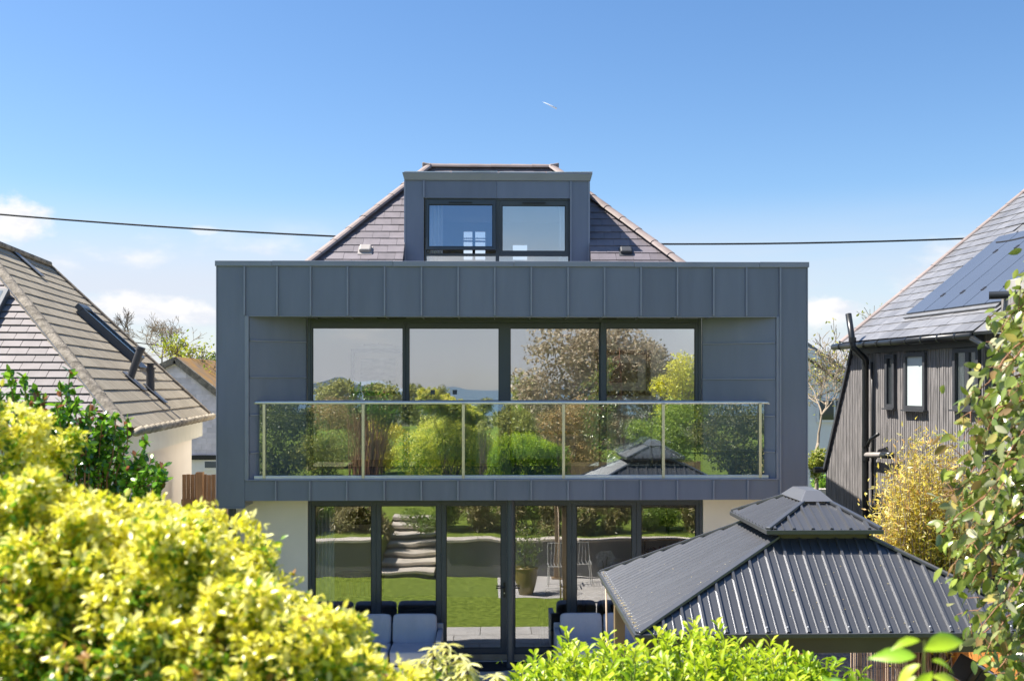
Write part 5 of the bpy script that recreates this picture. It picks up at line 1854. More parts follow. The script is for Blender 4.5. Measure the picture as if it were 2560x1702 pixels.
def set_tint(me, cols):
    ca = me.color_attributes.new('tint', 'FLOAT_COLOR', 'POINT')
    buf = np.ones((len(cols), 4), np.float32)
    buf[:, :3] = cols
    ca.data.foreach_set('color', buf.ravel())


def fast_mesh(name, v, tri_like, mat):
    """v (n,3); list of face index tuples per leaf already offset, as numpy arrays of loops"""
    loops, starts, totals = tri_like
    me = bpy.data.meshes.new(name)
    me.vertices.add(len(v))
    me.vertices.foreach_set('co', v.astype(np.float32).ravel())
    me.loops.add(len(loops))
    me.loops.foreach_set('vertex_index', loops.astype(np.int32))
    me.polygons.add(len(starts))
    me.polygons.foreach_set('loop_start', starts.astype(np.int32))
    me.polygons.foreach_set('loop_total', totals.astype(np.int32))
    me.materials.append(mat)
    me.update(calc_edges=True)
    return me


def bake(name, tmpl, p, d, n, s, k, palette, mat, parent):
    tv, tf, sh = tmpl
    N, m = len(p), len(tv)
    side = np.cross(d, n)
    v = p[:, None, :] + s[:, None, None] * (tv[None, :, 0:1] * side[:, None, :] + tv[None, :, 1:2] * d[:, None, :] + tv[None, :, 2:3] * n[:, None, :])
    lp = np.array([i for f in tf for i in f])
    tot = np.array([len(f) for f in tf])
    loops = (lp[None, :] + (np.arange(N) * m)[:, None]).ravel()
    totals = np.tile(tot, N)
    starts = np.concatenate(([0], np.cumsum(totals)[:-1]))
    v = v.reshape(-1, 3)
    org = np.array([v[:, 0].mean(), v[:, 1].mean(), v[:, 2].min()])
    me = fast_mesh(name, v - org, (loops, starts, totals), mat)
    pal = np.array(palette)
    cols = pal[k] * rng.uniform(.82, 1.18, size=(N, 1))
    cols = np.clip(cols[:, None, :] * sh[None, :, None], 0, 1).reshape(-1, 3)
    set_tint(me, cols)
    return inst(name, me, Matrix.Translation(Vector(org)), parent)


def plant(name, label, cat, base, L, tmpl, palette, matkey='leaf', stems=(), stem_mat='bark', n_parts=0, group=None, leaf_name='leaf', stem_name='stems', foliage_name='foliage', stem_n=5):
    t = thing(name, label, cat, base, group)
    if stems:
        m = MB()
        for pts, r in stems: m.tube(pts, r, stem_n, cap=False)
        m.build(stem_name, M[stem_mat], t, smooth=True)
    p, d, n, s, k = L.arrays()
    keep = np.ones(len(p), bool)
    if n_parts:
        rel = p - np.array(CAM)
        dep = rel[:, 0] * SA + rel[:, 1] * CA
        rt = rel[:, 0] * CA - rel[:, 1] * SA
        px = CX + FPX * rt / np.maximum(dep, .01)
        py = HORIZ - FPX * rel[:, 2] / np.maximum(dep, .01)
        inside = (px > -20) & (px < 2580) & (py > 0) & (py < 1720) & (dep > .3)
        # leaves on the side turned to the camera come first
        score = np.where(inside, s / np.maximum(dep, .3), -1) * rng.uniform(.9, 1.1, len(p))
        front = dep - np.median(dep[inside]) if inside.any() else dep
        score = np.where(score > 0, score * np.exp(-front * 1.5), score)
        idx = np.argsort(-score)[:n_parts]
        idx = idx[score[idx] > 0]
        keep[idx] = False
        tv, tf, sh = tmpl
        cache = {}
        for i in idx:
            kk = (int(k[i]), random.randint(0, 2))
            me = cache.get(kk)
            if me is None:
                me = new_mesh(leaf_name, tv, tf, M[matkey], True)
                set_tint(me, np.clip(np.array(palette[kk[0]])[None] * sh[:, None] * (.85 + .15 * kk[1]), 0, 1))
                cache[kk] = me
            side = np.cross(d[i], n[i])
            Mx = Matrix(((side[0] * s[i], d[i][0] * s[i], n[i][0] * s[i], p[i][0]), (side[1] * s[i], d[i][1] * s[i], n[i][1] * s[i], p[i][1]),
                         (side[2] * s[i], d[i][2] * s[i], n[i][2] * s[i], p[i][2]), (0, 0, 0, 1)))
            inst(leaf_name, me, Mx, t)
    if keep.any():
        o = bake(foliage_name, tmpl, p[keep], d[keep], n[keep], s[keep], k[keep], palette, M[matkey], t)
        o['kind'] = 'stuff'
    return t


UP = np.array([0, 0, 1.0])
npv = lambda v: np.array((v.x, v.y, v.z))


def lobe_leaves(L, c, r, n_cl, per, ls, k_out, k_in, squash=1.0, inner=.45, spread=.9, camface=0.0, upbias=.25, top=-9):
    """clusters of leaves over and inside a lumpy ball"""
    dirs = rand_dirs(n_cl)
    if camface:
        tocam = nrm(np.array(CAM)[None] - c[None])
        dirs = nrm(dirs + tocam * camface)
    dirs = nrm(dirs + UP * upbias)
    bump = 1 + .13 * np.sin(dirs[:, 0] * 7 + c[0] * 9) * np.sin(dirs[:, 1] * 6 + 1.3) + .10 * np.sin(dirs[:, 2] * 11 + c[2] * 5)
    rr = r * bump * (1 - (1 - inner) * rng.random(n_cl) ** 2.2)
    cen = c + dirs * rr[:, None] * np.array([1, 1, squash])
    outer = rr / (r * bump)
    for i in range(per):
        off = nrm(dirs * .5 + rng.normal(size=(n_cl, 3)) * spread)
        pos = cen + rng.normal(size=(n_cl, 3)) * ls * .35
        nn = nrm(dirs * .6 + UP * .7 + rng.normal(size=(n_cl, 3)) * .45)
        s = ls * rng.uniform(.65, 1.25, n_cl)
        pick = rng.random(n_cl)
        ko = np.array(k_out)[(pick * len(k_out)).astype(int)]
        ki = np.array(k_in)[(pick * len(k_in)).astype(int)]
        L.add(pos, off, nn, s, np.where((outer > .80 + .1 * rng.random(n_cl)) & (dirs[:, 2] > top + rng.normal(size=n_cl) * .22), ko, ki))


def curve(a, b, sag=0.0, n=6, jit=0.0):
    a, b = Vector(a), Vector(b)
    out = []
    for i in range(n + 1):
        t = i / n
        q = a.lerp(b, t)
        q.z += sag * 4 * t * (1 - t)
        if 0 < i < n and jit:
            q += Vector((random.gauss(0, jit), random.gauss(0, jit), random.gauss(0, jit)))
        out.append(q)
    return out


# ---------------------------------------------------------------- yellow shrub close to the camera, left
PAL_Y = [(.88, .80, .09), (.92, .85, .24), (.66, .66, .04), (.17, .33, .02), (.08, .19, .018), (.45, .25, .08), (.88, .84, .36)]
Ly = Leaves()
lobes = [(-110, 1255, 3.3, .33), (25, 1450, 3.2, .27), (150, 1470, 3.15, .17), (240, 1470, 3.0, .24), (410, 1465, 3.1, .235), (475, 1560, 3.05, .29), (590, 1655, 2.95, .235), (740, 1715, 2.85, .20),
         (800, 1780, 2.8, .205), (885, 1840, 2.7, .205), (965, 1880, 2.6, .17), (150, 1600, 2.7, .33), (400, 1700, 2.55, .30), (640, 1790, 2.45, .27), (60, 1450, 2.75, .25)]
stems_y = []
yb_ = P(330, 1702, -12.4)
ybase = g(yb_.x, -12.4, terr_z(-12.4))
extra = []
for px, py, d, r in lobes:
    for q in range(24):
        dd = Vector(nrm(rng.normal(size=3) + np.array([0, -.5, .5])))
        extra.append((Pd(px, py, d) + dd * r * random.uniform(.92, 1.2), random.uniform(.022, .05)))
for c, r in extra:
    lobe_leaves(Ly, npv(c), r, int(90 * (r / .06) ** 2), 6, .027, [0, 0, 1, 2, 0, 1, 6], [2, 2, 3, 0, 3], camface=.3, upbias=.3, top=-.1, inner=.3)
for px, py, d, r in lobes:
    c = Pd(px, py, d)
    nn = int(620 * (r / .25) ** 2)
    lobe_leaves(Ly, npv(c), r, int(nn * 1.05), 8, .028 if d > 2.8 else .025, [0, 0, 1, 2, 0, 1, 2, 6], [2, 3, 3, 4, 3, 5, 4, 3], camface=.5, upbias=.3, top=.12 if py < 1600 else .42, inner=.55)  # inner leaves greener; shade also coloured in as green on sides and lower lobes
    stems_y.append((curve(ybase + g(random.uniform(-.3, .3), random.uniform(-.2, .2), 0), c, .0, 7, .04), [.022, .02, .017, .014, .011, .008, .006, .004]))
    for q in range(7):
        dd = Vector(rand_dirs(1)[0]); dd.z = abs(dd.z)
        stems_y.append((curve(c - dd * r * .2, c + dd * r * .8, 0, 3, .02), [.005, .004, .003, .002]))
for cx_, cy_, cz_, r_ in ((-1.0, -12.6, 2.75, .6), (-.45, -12.8, 2.5, .55), (-1.5, -12.9, 2.6, .6), (-.9, -13.0, 2.0, .75), (-.2, -12.9, 1.9, .55), (-1.6, -13.0, 1.8, .65), (-.9, -12.8, 1.3, .6), (-2.1, -12.7, 2.3, .6)):
    lobe_leaves(Ly, np.array([cx_, cy_, cz_]), r_, 900, 5, .05, [0, 1, 2, 0, 2], [2, 3, 3, 4], upbias=.1, top=-.3)
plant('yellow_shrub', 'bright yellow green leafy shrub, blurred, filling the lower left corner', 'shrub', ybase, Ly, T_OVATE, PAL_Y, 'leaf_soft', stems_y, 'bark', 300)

# ---------------------------------------------------------------- green shrub with reddish shoots behind it
PAL_G = [(.12, .28, .02), (.21, .42, .03), (.31, .52, .04), (.06, .15, .025), (.34, .12, .07)]
Lg = Leaves()
stg = []
gb0 = Pd(160, 1500, 7.2)
gbase = g(gb0.x, gb0.y, GZ - .01)
tips = [(20, 930), (60, 940), (110, 985), (175, 930), (185, 965), (150, 960), (80, 1000), (30, 990), (140, 1010), (190, 1000), (215, 1030), (120, 1050), (235, 1010), (200, 1060), (255, 1060), (290, 1035),
        (320, 1045), (300, 1075), (250, 1100), (310, 1120), (270, 1130), (220, 1110), (160, 1080), (180, 1130), (340, 1135), (380, 1145), (360, 1160), (330, 1160), (410, 1165), (375, 1185), (345, 1200), (390, 1215), (350, 1235), (300, 1175), (240, 1160), (60, 1060), (90, 1100), (10, 1060), (40, 1120), (310, 1230)]
for i in range(46):
    t_ = random.random()
    tips.append((10 + 385 * t_ + random.gauss(0, 28), 985 + 200 * t_ + random.gauss(0, 42)))
for px, py in tips:
    d = 7.0 + random.uniform(-.35, .35)
    tp_ = Pd(px, py, d)
    st_ = tp_.lerp(gbase + g(random.uniform(-.2, .3), 0, 1.6), random.uniform(.25, .4)) + g(random.uniform(-.05, .05), 0, -.08)
    cv = curve(st_, tp_, .03, 5, .012)
    stg.append((cv, [.009, .008, .006, .005, .004, .003]))
    stg.append((curve(gbase + g(random.uniform(-.15, .15), random.uniform(-.1, .1), 0), st_, 0, 5, .03), [.02, .018, .016, .013, .011, .009]))
    ax = npv((cv[-1] - cv[-3]).normalized())
    for i in range(36):
        t = random.random() ** .6
        q = npv(cv[2].lerp(cv[-1], t))
        dd = nrm(ax * .5 + rng.normal(size=3) * .8 + UP * .15)
        Lg.add(q, dd, nrm(UP * .8 + rng.normal(size=3) * .6), random.uniform(.045, .075), random.choice([0, 0, 1, 1, 2, 3, 3, 2, 0, 1, 4] if t > .8 else [0, 1, 3, 3, 0]))
plant('leafy_shrub', 'dark green glossy shrub with red tinged shoots in front of the slate roof', 'shrub', gbase, Lg, T_ROUND, PAL_G, 'leaf_waxy', stg, 'stem_red', 300)

# ---------------------------------------------------------------- bright green upright shrub along the bottom
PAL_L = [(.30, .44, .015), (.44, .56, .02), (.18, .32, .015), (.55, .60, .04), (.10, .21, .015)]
Ll = Leaves()
stl = []
outline = [(1290, 1660), (1330, 1650), (1370, 1628), (1420, 1585), (1480, 1610), (1530, 1590), (1575, 1600), (1610, 1560), (1660, 1572), (1700, 1575), (1780, 1556), (1830, 1600), (1880, 1615), (1930, 1612), (1975, 1640), (2020, 1655), (2060, 1680)]
def out_y(x):
    for (xa, ya), (xb, yb2_) in zip(outline[:-1], outline[1:]):
        if xa <= x <= xb: return ya + (yb2_ - ya) * (x - xa) / (xb - xa)
    return 1700
lbase = Pd(1660, 1700, 5.2)
lbase = g(lbase.x, lbase.y, terr_z(lbase.y))
for i in range(230):
    px = random.uniform(1285, 2060)
    lay = i % 4
    py = out_y(px) + [random.uniform(-22, 45), random.uniform(10, 70), random.uniform(40, 130), random.uniform(60, 170)][lay]
    d = [random.uniform(5.2, 5.9), random.uniform(4.9, 5.6), random.uniform(4.6, 5.2), random.uniform(4.3, 4.9)][lay]
    tip = Pd(px, py, d)
    root = tip + g(random.gauss(0, .07), random.gauss(0, .05), -random.uniform(.3, .42))
    cv = curve(root, tip, 0, 4, .008)
    stl.append((cv, [.006, .005, .0045, .0035, .002]))
    low = g(lbase.x + (root.x - lbase.x) * .8, lbase.y + (root.y - lbase.y) * .5, terr_z(lbase.y) - .02)
    if i % 3 == 0: stl.append((curve(low, root, 0, 4, .03), [.014, .012, .01, .008, .006]))
    ax = npv((tip - root).normalized())
    nl = 20
    for q in range(nl):
        t = .25 + .75 * q / nl
        pos = npv(root.lerp(tip, t))
        an = q * 2.4 + i
        ref = nrm(np.cross(ax, [0, 1, .1]))
        oth = np.cross(ax, ref)
        rad = ref * math.cos(an) + oth * math.sin(an)
        up = .35 + .9 * t
        dd = nrm(rad + ax * up + rng.normal(size=3) * .12)
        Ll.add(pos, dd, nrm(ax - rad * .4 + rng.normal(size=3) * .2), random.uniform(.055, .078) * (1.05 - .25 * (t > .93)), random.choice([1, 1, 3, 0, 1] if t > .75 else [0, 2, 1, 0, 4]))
for cx_ in (.35, .8, 1.25, 1.7):
    for cz_, r_ in ((2.35, .36), (1.8, .45), (1.25, .45)):
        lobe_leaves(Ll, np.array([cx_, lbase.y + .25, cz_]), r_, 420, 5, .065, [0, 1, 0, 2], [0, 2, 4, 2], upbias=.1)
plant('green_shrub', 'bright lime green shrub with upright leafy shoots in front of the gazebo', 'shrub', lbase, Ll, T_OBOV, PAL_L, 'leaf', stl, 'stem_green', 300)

# ---------------------------------------------------------------- pale variegated shrub, bottom centre
PAL_V = [(.66, .62, .20), (.74, .72, .36), (.48, .50, .10), (.28, .36, .06)]
Lv_ = Leaves()
stv = []
vb = Pd(1110, 1702, 3.7)
vbase = g(vb.x, vb.y, terr_z(vb.y))
whorls = [(1085, 1622), (1118, 1612), (1050, 1650), (1100, 1655), (1150, 1640), (1170, 1660), (1080, 1690), (1130, 1690), (1180, 1690), (1240, 1688), (1030, 1690), (1060, 1720), (1110, 1725), (1160, 1725), (1215, 1720), (1000, 1710), (1260, 1725), (1015, 1740), (1130, 1750), (1190, 1755)]
for px, py in whorls:
    d = 3.7 + random.uniform(-.25, .2)
    c = Pd(px, py, d)
    stv.append((curve(vbase + g(random.uniform(-.1, .1), random.uniform(-.1, .1), 0), c, 0, 6, .02), [.01, .009, .008, .006, .005, .004, .003]))
    for ring, (n_, z_, up_) in enumerate(((9, 0, .25), (8, -.012, -.1), (9, -.035, -.1), (8, -.07, -.2))):
        for q in range(n_):
            an = 2 * math.pi * q / n_ + ring * .4 + random.uniform(-.2, .2)
            dd = np.array([math.cos(an), math.sin(an), up_ - .25 * random.random()])
            Lv_.add(npv(c) + UP * z_, dd, UP + rng.normal(size=3) * .15, random.uniform(.042, .062), random.choice([0, 0, 1, 1, 2] if ring < 2 else [0, 2, 3, 2, 1]))
plant('variegated_shrub', 'pale cream yellow shrub with drooping narrow leaf whorls at the bottom centre', 'shrub', vbase, Lv_, T_NARROW, PAL_V, 'leaf', stv, 'bark', 300)

# ---------------------------------------------------------------- eucalyptus at the right edge
PAL_E = [(.22, .28, .06), (.33, .36, .14), (.13, .19, .035), (.46, .45, .26), (.29, .35, .05), (.50, .42, .12), (.34, .22, .09)]
Le_ = Leaves()
ste = []
eb = Pd(2790, 1500, 5.6)
ebase = g(eb.x, eb.y, terr_z(eb.y))
trunk_top = Pd(2760, 500, 5.7)
ste.append((curve(ebase, trunk_top, 0, 8, .03), [.06, .055, .05, .045, .04, .035, .03, .025, .02]))
bound = [(2500, 830), (2480, 870), (2510, 880), (2500, 930), (2440, 980), (2400, 1045), (2420, 1075), (2440, 1110), (2400, 1150), (2410, 1200), (2380, 1240), (2370, 1290), (2355, 1330), (2380, 1370), (2385, 1410), (2390, 1450), (2420, 1480), (2440, 1530), (2450, 1570), (2430, 1610), (2460, 1640), (2480, 1690), (2500, 1730),
         (2555, 790), (2540, 850), (2550, 1000), (2540, 1100), (2500, 1180), (2480, 1260), (2470, 1340), (2500, 1420), (2520, 1500), (2540, 1590), (2540, 1660), (2450, 1300), (2520, 940), (2530, 1240), (2440, 1390), (2560, 1330)]
for bi, (px, py) in enumerate(bound):
    d = 5.5 + random.uniform(-.5, .5)
    tip = Pd(px, py, d)
    hgt = random.uniform(.25, .6)
    root = ebase.lerp(trunk_top, max(0, min(1, (tip.z + hgt - ebase.z) / (trunk_top.z - ebase.z))))
    cv = curve(root, tip, .10, 10, .014)
    ste.append((cv, [.012, .011, .01, .009, .008, .007, .006, .005, .004, .003, .002]))
    for q in range(62):
        t = .38 + .62 * (q + random.random()) / 62
        i = min(9, int(t * 10))
        pos = npv(cv[i].lerp(cv[i + 1], t * 10 - i))
        ax = npv((cv[i + 1] - cv[i]).normalized())
        tw = pos + rng.normal(size=3) * .055
        if q % 5 == 0: ste.append(([Vector(pos), Vector((pos + tw) / 2) + g(0, 0, .01), Vector(tw)], [.003, .002, .0015]))
        dd = nrm(ax * .55 + rng.normal(size=3) * .65 + np.array([-.15, 0, -.55]))
        Le_.add(tw, dd, nrm(rng.normal(size=3) * .9 + np.array([-.3, -.6, .45])), random.uniform(.062, .098), random.choice([0, 0, 1, 2, 4, 3, 0, 1, 2, 4, 5, 3, 0, 2, 1, 4, 0, 6]))
plant('eucalyptus', 'grey green round leaved eucalyptus hanging into the right edge', 'tree', ebase, Le_, T_EUC, PAL_E, 'leaf_waxy', ste, 'stem_red', 300, stem_name='branches', stem_n=6)

# ---------------------------------------------------------------- big soft leaves bottom right
PAL_B = [(.42, .60, .03), (.30, .52, .04), (.56, .68, .06), (.20, .42, .06)]
Lb = Leaves()
bb = Pd(2310, 1900, 2.1)
bbase = g(bb.x, bb.y, terr_z(bb.y))
stb = []
bl = [(2290, 1640, -.9, .1, .13), (2310, 1625, .9, .35, .13), (2300, 1660, -.6, -.3, .09), (2330, 1650, .5, -.1, .085), (2300, 1600, -.9, .05, .085), (2320, 1605, .8, .2, .12), (2330, 1690, .9, -.1, .10),
      (2290, 1690, -.8, -.5, .10), (2310, 1700, -.1, -.9, .12), (2340, 1720, .8, -.5, .10), (2260, 1720, -.8, -.1, .09), (2280, 1735, .5, .5, .1), (2110, 1705, -.8, .2, .055), (2140, 1710, .7, .2, .06), (2130, 1725, .1, .6, .06), (2090, 1730, -.3, .5, .06)]
for px, py, dx, dz, s in bl:
    d = 2.1 + random.uniform(-.08, .08)
    c = Pd(px, py, d)
    dd = np.array([dx, random.uniform(-.5, .1), dz])
    Lb.add(npv(c), dd, np.array([-.2 * dx, -.6, .8]) + rng.normal(size=3) * .3, s * .68, random.choice([0, 0, 1, 2, 3]))
stb.append((curve(bbase, Pd(2312, 1600, 2.1), 0, 7, .01), [.008, .008, .007, .006, .005, .004, .003, .002]))
stb.append((curve(bbase, Pd(2125, 1710, 2.1), 0, 7, .01), [.008, .007, .006, .005, .004, .003, .003, .002]))
plant('young_sapling', 'young sapling with large soft lime leaves, blurred, at the bottom right', 'plant', bbase, Lb, T_BIG, PAL_B, 'leaf', stb, 'stem_green', 60)

# ---------------------------------------------------------------- golden fine leaved shrub before the timber house
PAL_S = [(.66, .54, .08), (.74, .64, .18), (.55, .54, .06), (.33, .38, .04), (.62, .40, .14), (.76, .68, .32)]
Ls = Leaves()
sts = []
sb0 = Pd(2310, 1500, 13.4)
sbase = g(sb0.x, sb0.y, GZ - .01)
for i in range(210):
    u = random.uniform(-1, 1)
    px = 2312 + u * 130 + random.gauss(0, 12)
    topy = 1075 + 130 * abs(u) ** 1.5 + random.uniform(-30, 160) + (60 if px < 2230 else 0)
    d = 13.4 + random.uniform(-.55, .55)
    tip = Pd(px, topy, d)
    root = sbase + g((tip.x - sbase.x) * .35 + random.uniform(-.1, .1), (tip.y - sbase.y) * .4, 0)
    cv = curve(root, tip, 0, 10, .025)
    sts.append((cv, [.012, .011, .01, .009, .008, .007, .006, .005, .0045, .004, .003]))
    dens = 150
    for q in range(dens):
        t = .35 + .65 * random.random()
        if t > .9 and random.random() < .55: continue
        ii = min(9, int(t * 10))
        pos = npv(cv[ii].lerp(cv[ii + 1], t * 10 - ii)) + rng.normal(size=3) * np.array([.10, .10, .06])
        Ls.add(pos, nrm(rng.normal(size=3) + np.array([0, 0, .1])), rng.normal(size=3) + UP * .5, random.uniform(.06, .10), random.choice([0, 1, 0, 4, 5, 1] if t > .75 else [0, 2, 3, 2, 1, 0]))
    for q in range(4):
        a_ = cv[random.randint(5, 9)]
        sts.append((curve(a_, a_ + g(random.uniform(-.15, .15), random.uniform(-.1, .1), random.uniform(.05, .3)), 0, 3, .01), [.003, .0025, .002, .0015]))
plant('golden_shrub', 'golden brown fine leaved shrub in front of the dark timber wall', 'shrub', sbase, Ls, T_BAMBOO, PAL_S, 'leaf', sts, 'bark_pale', 0)


# ---------------------------------------------------------------- bare and leafy background trees
def branching(base, top, r0, depth, spread, nb, out, tips_, seed):
    rnd = random.Random(seed)
    def grow(a, d, L, r, lv):
        n = 4
        pts, p, dd = [a.copy()], a.copy(), d.copy()
        for i in range(n):
            dd = (dd + Vector((rnd.gauss(0, .16), rnd.gauss(0, .16), rnd.gauss(.04, .1)))).normalized()
            p = p + dd * L / n
            pts.append(p.copy())
        out.append((pts, [r * (1 - .5 * i / n) for i in range(n + 1)], lv))
        if lv >= depth:
            tips_.append((pts[-1], dd))
            return
        for i in range(nb):
            j = rnd.choice([2, 3, 4, 4])
            ax = Vector((rnd.gauss(0, 1), rnd.gauss(0, 1), rnd.gauss(0, .5)))
            nd = (dd + ax.normalized() * spread * rnd.uniform(.6, 1.2)).normalized()
            grow(pts[j], nd, L * rnd.uniform(.62, .92), r * .6, lv + 1)
    b, t = Vector(base), Vector(top)
    grow(b, (t - b).normalized(), (t - b).length, r0, 0)


def bare_tree(name, label, px, py, depth_m, top_px, top_py, r0, seed, levels=5, spread=.75, nb=3, leaf=None, pal=None, ls=.06, mat='bark', base_z=None, lk=2):
    fork = Pd(px, py, depth_m)
    base = g(fork.x, fork.y, terr_z(fork.y) if base_z is None else base_z)
    top = Pd(top_px, top_py, depth_m)
    out, tips_ = [], []
    branching(fork, top, r0, levels, spread, nb, out, tips_, seed)
    t = thing(name, label, 'tree', base)
    MB().tube([base, base.lerp(fork, .5) + g(.03, 0, 0), fork, Vector(out[0][0][1])], [r0 * 1.5, r0 * 1.25, r0 * 1.05, r0 * .9], 8).build('trunk', M[mat], t, smooth=True)
    m = MB()
    for pts, r, lv in out: m.tube(pts, [max(q, .0065) for q in r], 4 if lv > 1 else 6, cap=False)
    m.build('branches', M[mat], t, smooth=True)
    if leaf:
        L = Leaves()
        for p, d in tips_:
            for i in range(leaf):
                if random.random() < .8:
                    L.add(npv(p) + rng.normal(size=3) * ls * 1.2, rng.normal(size=3), rng.normal(size=3) + UP, ls * random.uniform(.7, 1.3), random.randint(0, lk))
        p, d, n, s, k = L.arrays()
        bake('leaves', T_OVATE, p, d, n, s, k, pal, M['leaf'], t)['kind'] = 'stuff'
    return t


bare_tree('bare_tree', 'bare branched tree on the skyline left of the zinc house', 430, 1000, 37, 434, 930, .07, 5, 6, 1.0, 3, mat='bark_pale')
bare_tree('bare_tree', 'small bare tree top peeping over the brown tiled roof ridge', 318, 905, 40, 312, 870, .05, 9, 5, .6, 3)
bare_tree('bare_tree', 'twisting pale bare tree budding yellow in the gap right of the zinc house', 2040, 1130, 25, 2056, 1035, .04, 21, 6, .8, 3, leaf=1, pal=[(.45, .42, .06), (.35, .38, .05), (.5, .45, .12)], ls=.085, mat='bark_pale')
bare_tree('leafing_tree', 'tree with fresh yellow green leaves touching the left edge of the zinc house', 545, 985, 30, 532, 925, .05, 33, 4, .8, 3, leaf=7, pal=[(.42, .45, .04), (.33, .40, .04), (.22, .30, .03)], ls=.11)


def leafy(name, label, c, rx, rz, n, ls, pal, group=None, cat='tree', trunk=True, seed=0, tmpl=T_CARD, flowers=None, mat='leaf', lob=9, squash=None):
    c = Vector(c)
    base = g(c.x, c.y, terr_z(c.y))
    L = Leaves()
    rnd = random.Random(seed)
    K = list(range(len(pal)))
    stems = []
    for i in range(lob):
        a = rnd.uniform(0, 2 * math.pi)
        rr = rx * rnd.uniform(.15, .72)
        z = rnd.uniform(-.75, .72) * rz
        k_ = math.sqrt(max(.05, 1 - (z / rz) ** 2 * .7))
        q = c + g(math.cos(a) * rr * k_, math.sin(a) * rr * k_ * .8, z)
        r = rx * rnd.uniform(.28, .46)
        lobe_leaves(L, npv(q), r, n // lob // 3, 3, ls, K, K, squash=.85 if squash is None else squash, upbias=.2)
        stems.append((curve(base + g(0, 0, .02), q, 0, 6, .05 * rx), [q_ * rx * (.6 if cat == 'tree' else .35) for q_ in (.05, .045, .04, .03, .022, .015, .008)]))
    t = plant(name, label, cat, base, L, tmpl, pal, mat, stems, 'bark', 0, group, stem_name='trunk_and_limbs', foliage_name='crown')
    if flowers:
        F = Leaves()
        for i in range(flowers[1]):
            dd = rand_dirs(1)[0]
            q = npv(c) + dd * np.array([rx, rx * .8, rz]) * rng.uniform(.75, 1.0)
            for j in range(40):
                F.add(q + rng.normal(size=3) * np.array([.06, .06, .10]), rng.normal(size=3), rng.normal(size=3), .035, 0)
        p, d, n_, s, k = F.arrays()
        o = bake('flower_heads', T_CARD, p, d, n_, s, k, [flowers[0]], M['leaf_soft'], t)
        o['kind'] = 'stuff'
    return t


def RV(px, py, Y):
    """world point at depth Y whose mirror image in the balcony glazing falls on this pixel"""
    v_ = P(px, py, 2 * YW - Y)
    return g(v_.x, Y, v_.z)


# dark trees behind the slate house on the left
leafy('dark_tree', 'dark green tree low behind the lichened roof', Pd(520, 985, 46), 2.2, 1.3, 5000, .22, [(.06, .10, .03), (.10, .14, .04), (.16, .17, .05)], seed=3)
# small feathery evergreen and grass in the gap on the right
leafy('feathery_shrub', 'yellow green feathery shrub in the gap right of the zinc house', Pd(2040, 1165, 22), .24, .45, 1500, .10, [(.30, .34, .04), (.20, .27, .04), (.40, .40, .08)], cat='shrub', seed=4, tmpl=T_BAMBOO)
leafy('grass_tuft', 'small bright green grassy tuft behind the low stone wall', Pd(2062, 1212, 27), .33, .16, 1400, .13, [(.20, .38, .03), (.28, .45, .05)], cat='plant', seed=5, tmpl=T_BAMBOO)

# garden plants on the camera's side, mirrored in the glass
BROWN = [(0.385, 0.298, 0.193), (0.525, 0.420, 0.280), (0.280, 0.210, 0.140), (0.630, 0.542, 0.385)]
leafy('willow_tree', 'large brown leaved weeping tree mirrored in the right balcony panes', RV(1460, 985, -40), 4.3, 4.0, 30000, .20, BROWN, seed=11, lob=22)
leafy('willow_tree', 'second brown leaved tree mirrored in the rightmost balcony pane', RV(1640, 975, -44), 3.4, 3.9, 18000, .20, BROWN, seed=12, lob=16)
leafy('yellow_tree', 'golden yellow tree mirrored at the right end of the balcony glass', RV(1700, 975, -34), 1.5, 2.0, 7000, .13, [(0.850, 0.805, 0.070), (0.735, 0.735, 0.088), (0.552, 0.512, 0.070)], seed=13, lob=12)
leafy('lilac_bush', 'green lilac bush with pale pink flowers mirrored in the balustrade', RV(1655, 1105, -21), 1.75, 1.6, 14000, .09, [(0.303, 0.391, 0.052), (0.421, 0.512, 0.070), (0.207, 0.271, 0.052)], seed=14, lob=14, cat='bush', flowers=((0.850, 0.787, 0.850), 45))
leafy('dark_hedge', 'dark olive hedge mirrored at the right end of the balustrade', RV(1830, 1105, -19), 1.7, 1.55, 12000, .08, [(0.185, 0.196, 0.052), (0.258, 0.241, 0.070), (0.115, 0.136, 0.035)], seed=15, lob=14, cat='hedge')
leafy('dark_hedge', 'dark green hedge mirrored at the left end of the balustrade', RV(720, 1110, -19), 1.8, 1.6, 12000, .08, [(0.163, 0.196, 0.052), (0.222, 0.256, 0.070), (0.097, 0.120, 0.035)], seed=16, lob=14, cat='hedge')
leafy('bronze_shrub', 'bronze leaved shrub mirrored in the left balustrade panels', RV(890, 1095, -26), 2.0, 1.7, 10000, .10, [(0.385, 0.245, 0.123), (0.293, 0.271, 0.088), (0.490, 0.350, 0.140)], seed=17, lob=12, cat='shrub')
leafy('golden_bush', 'rounded golden bush mirrored in the middle of the balustrade', RV(1135, 1130, -19.5), 1.85, 1.35, 16000, .08, [(0.850, 0.805, 0.088), (0.692, 0.632, 0.088), (0.850, 0.850, 0.210), (0.460, 0.452, 0.070)], seed=18, lob=16, cat='bush')
leafy('golden_bush', 'narrow golden bush mirrored beside the second balustrade post', RV(965, 1110, -23), 1.0, 1.4, 7000, .08, [(0.840, 0.700, 0.070), (0.608, 0.542, 0.088)], seed=19, lob=10, cat='bush')
leafy('copper_shrub', 'copper brown shrub mirrored right of the balustrade middle', RV(1430, 1100, -24), 1.9, 1.5, 12000, .10, [(0.490, 0.298, 0.123), (0.350, 0.263, 0.105), (0.595, 0.420, 0.175)], seed=20, lob=14, cat='shrub')
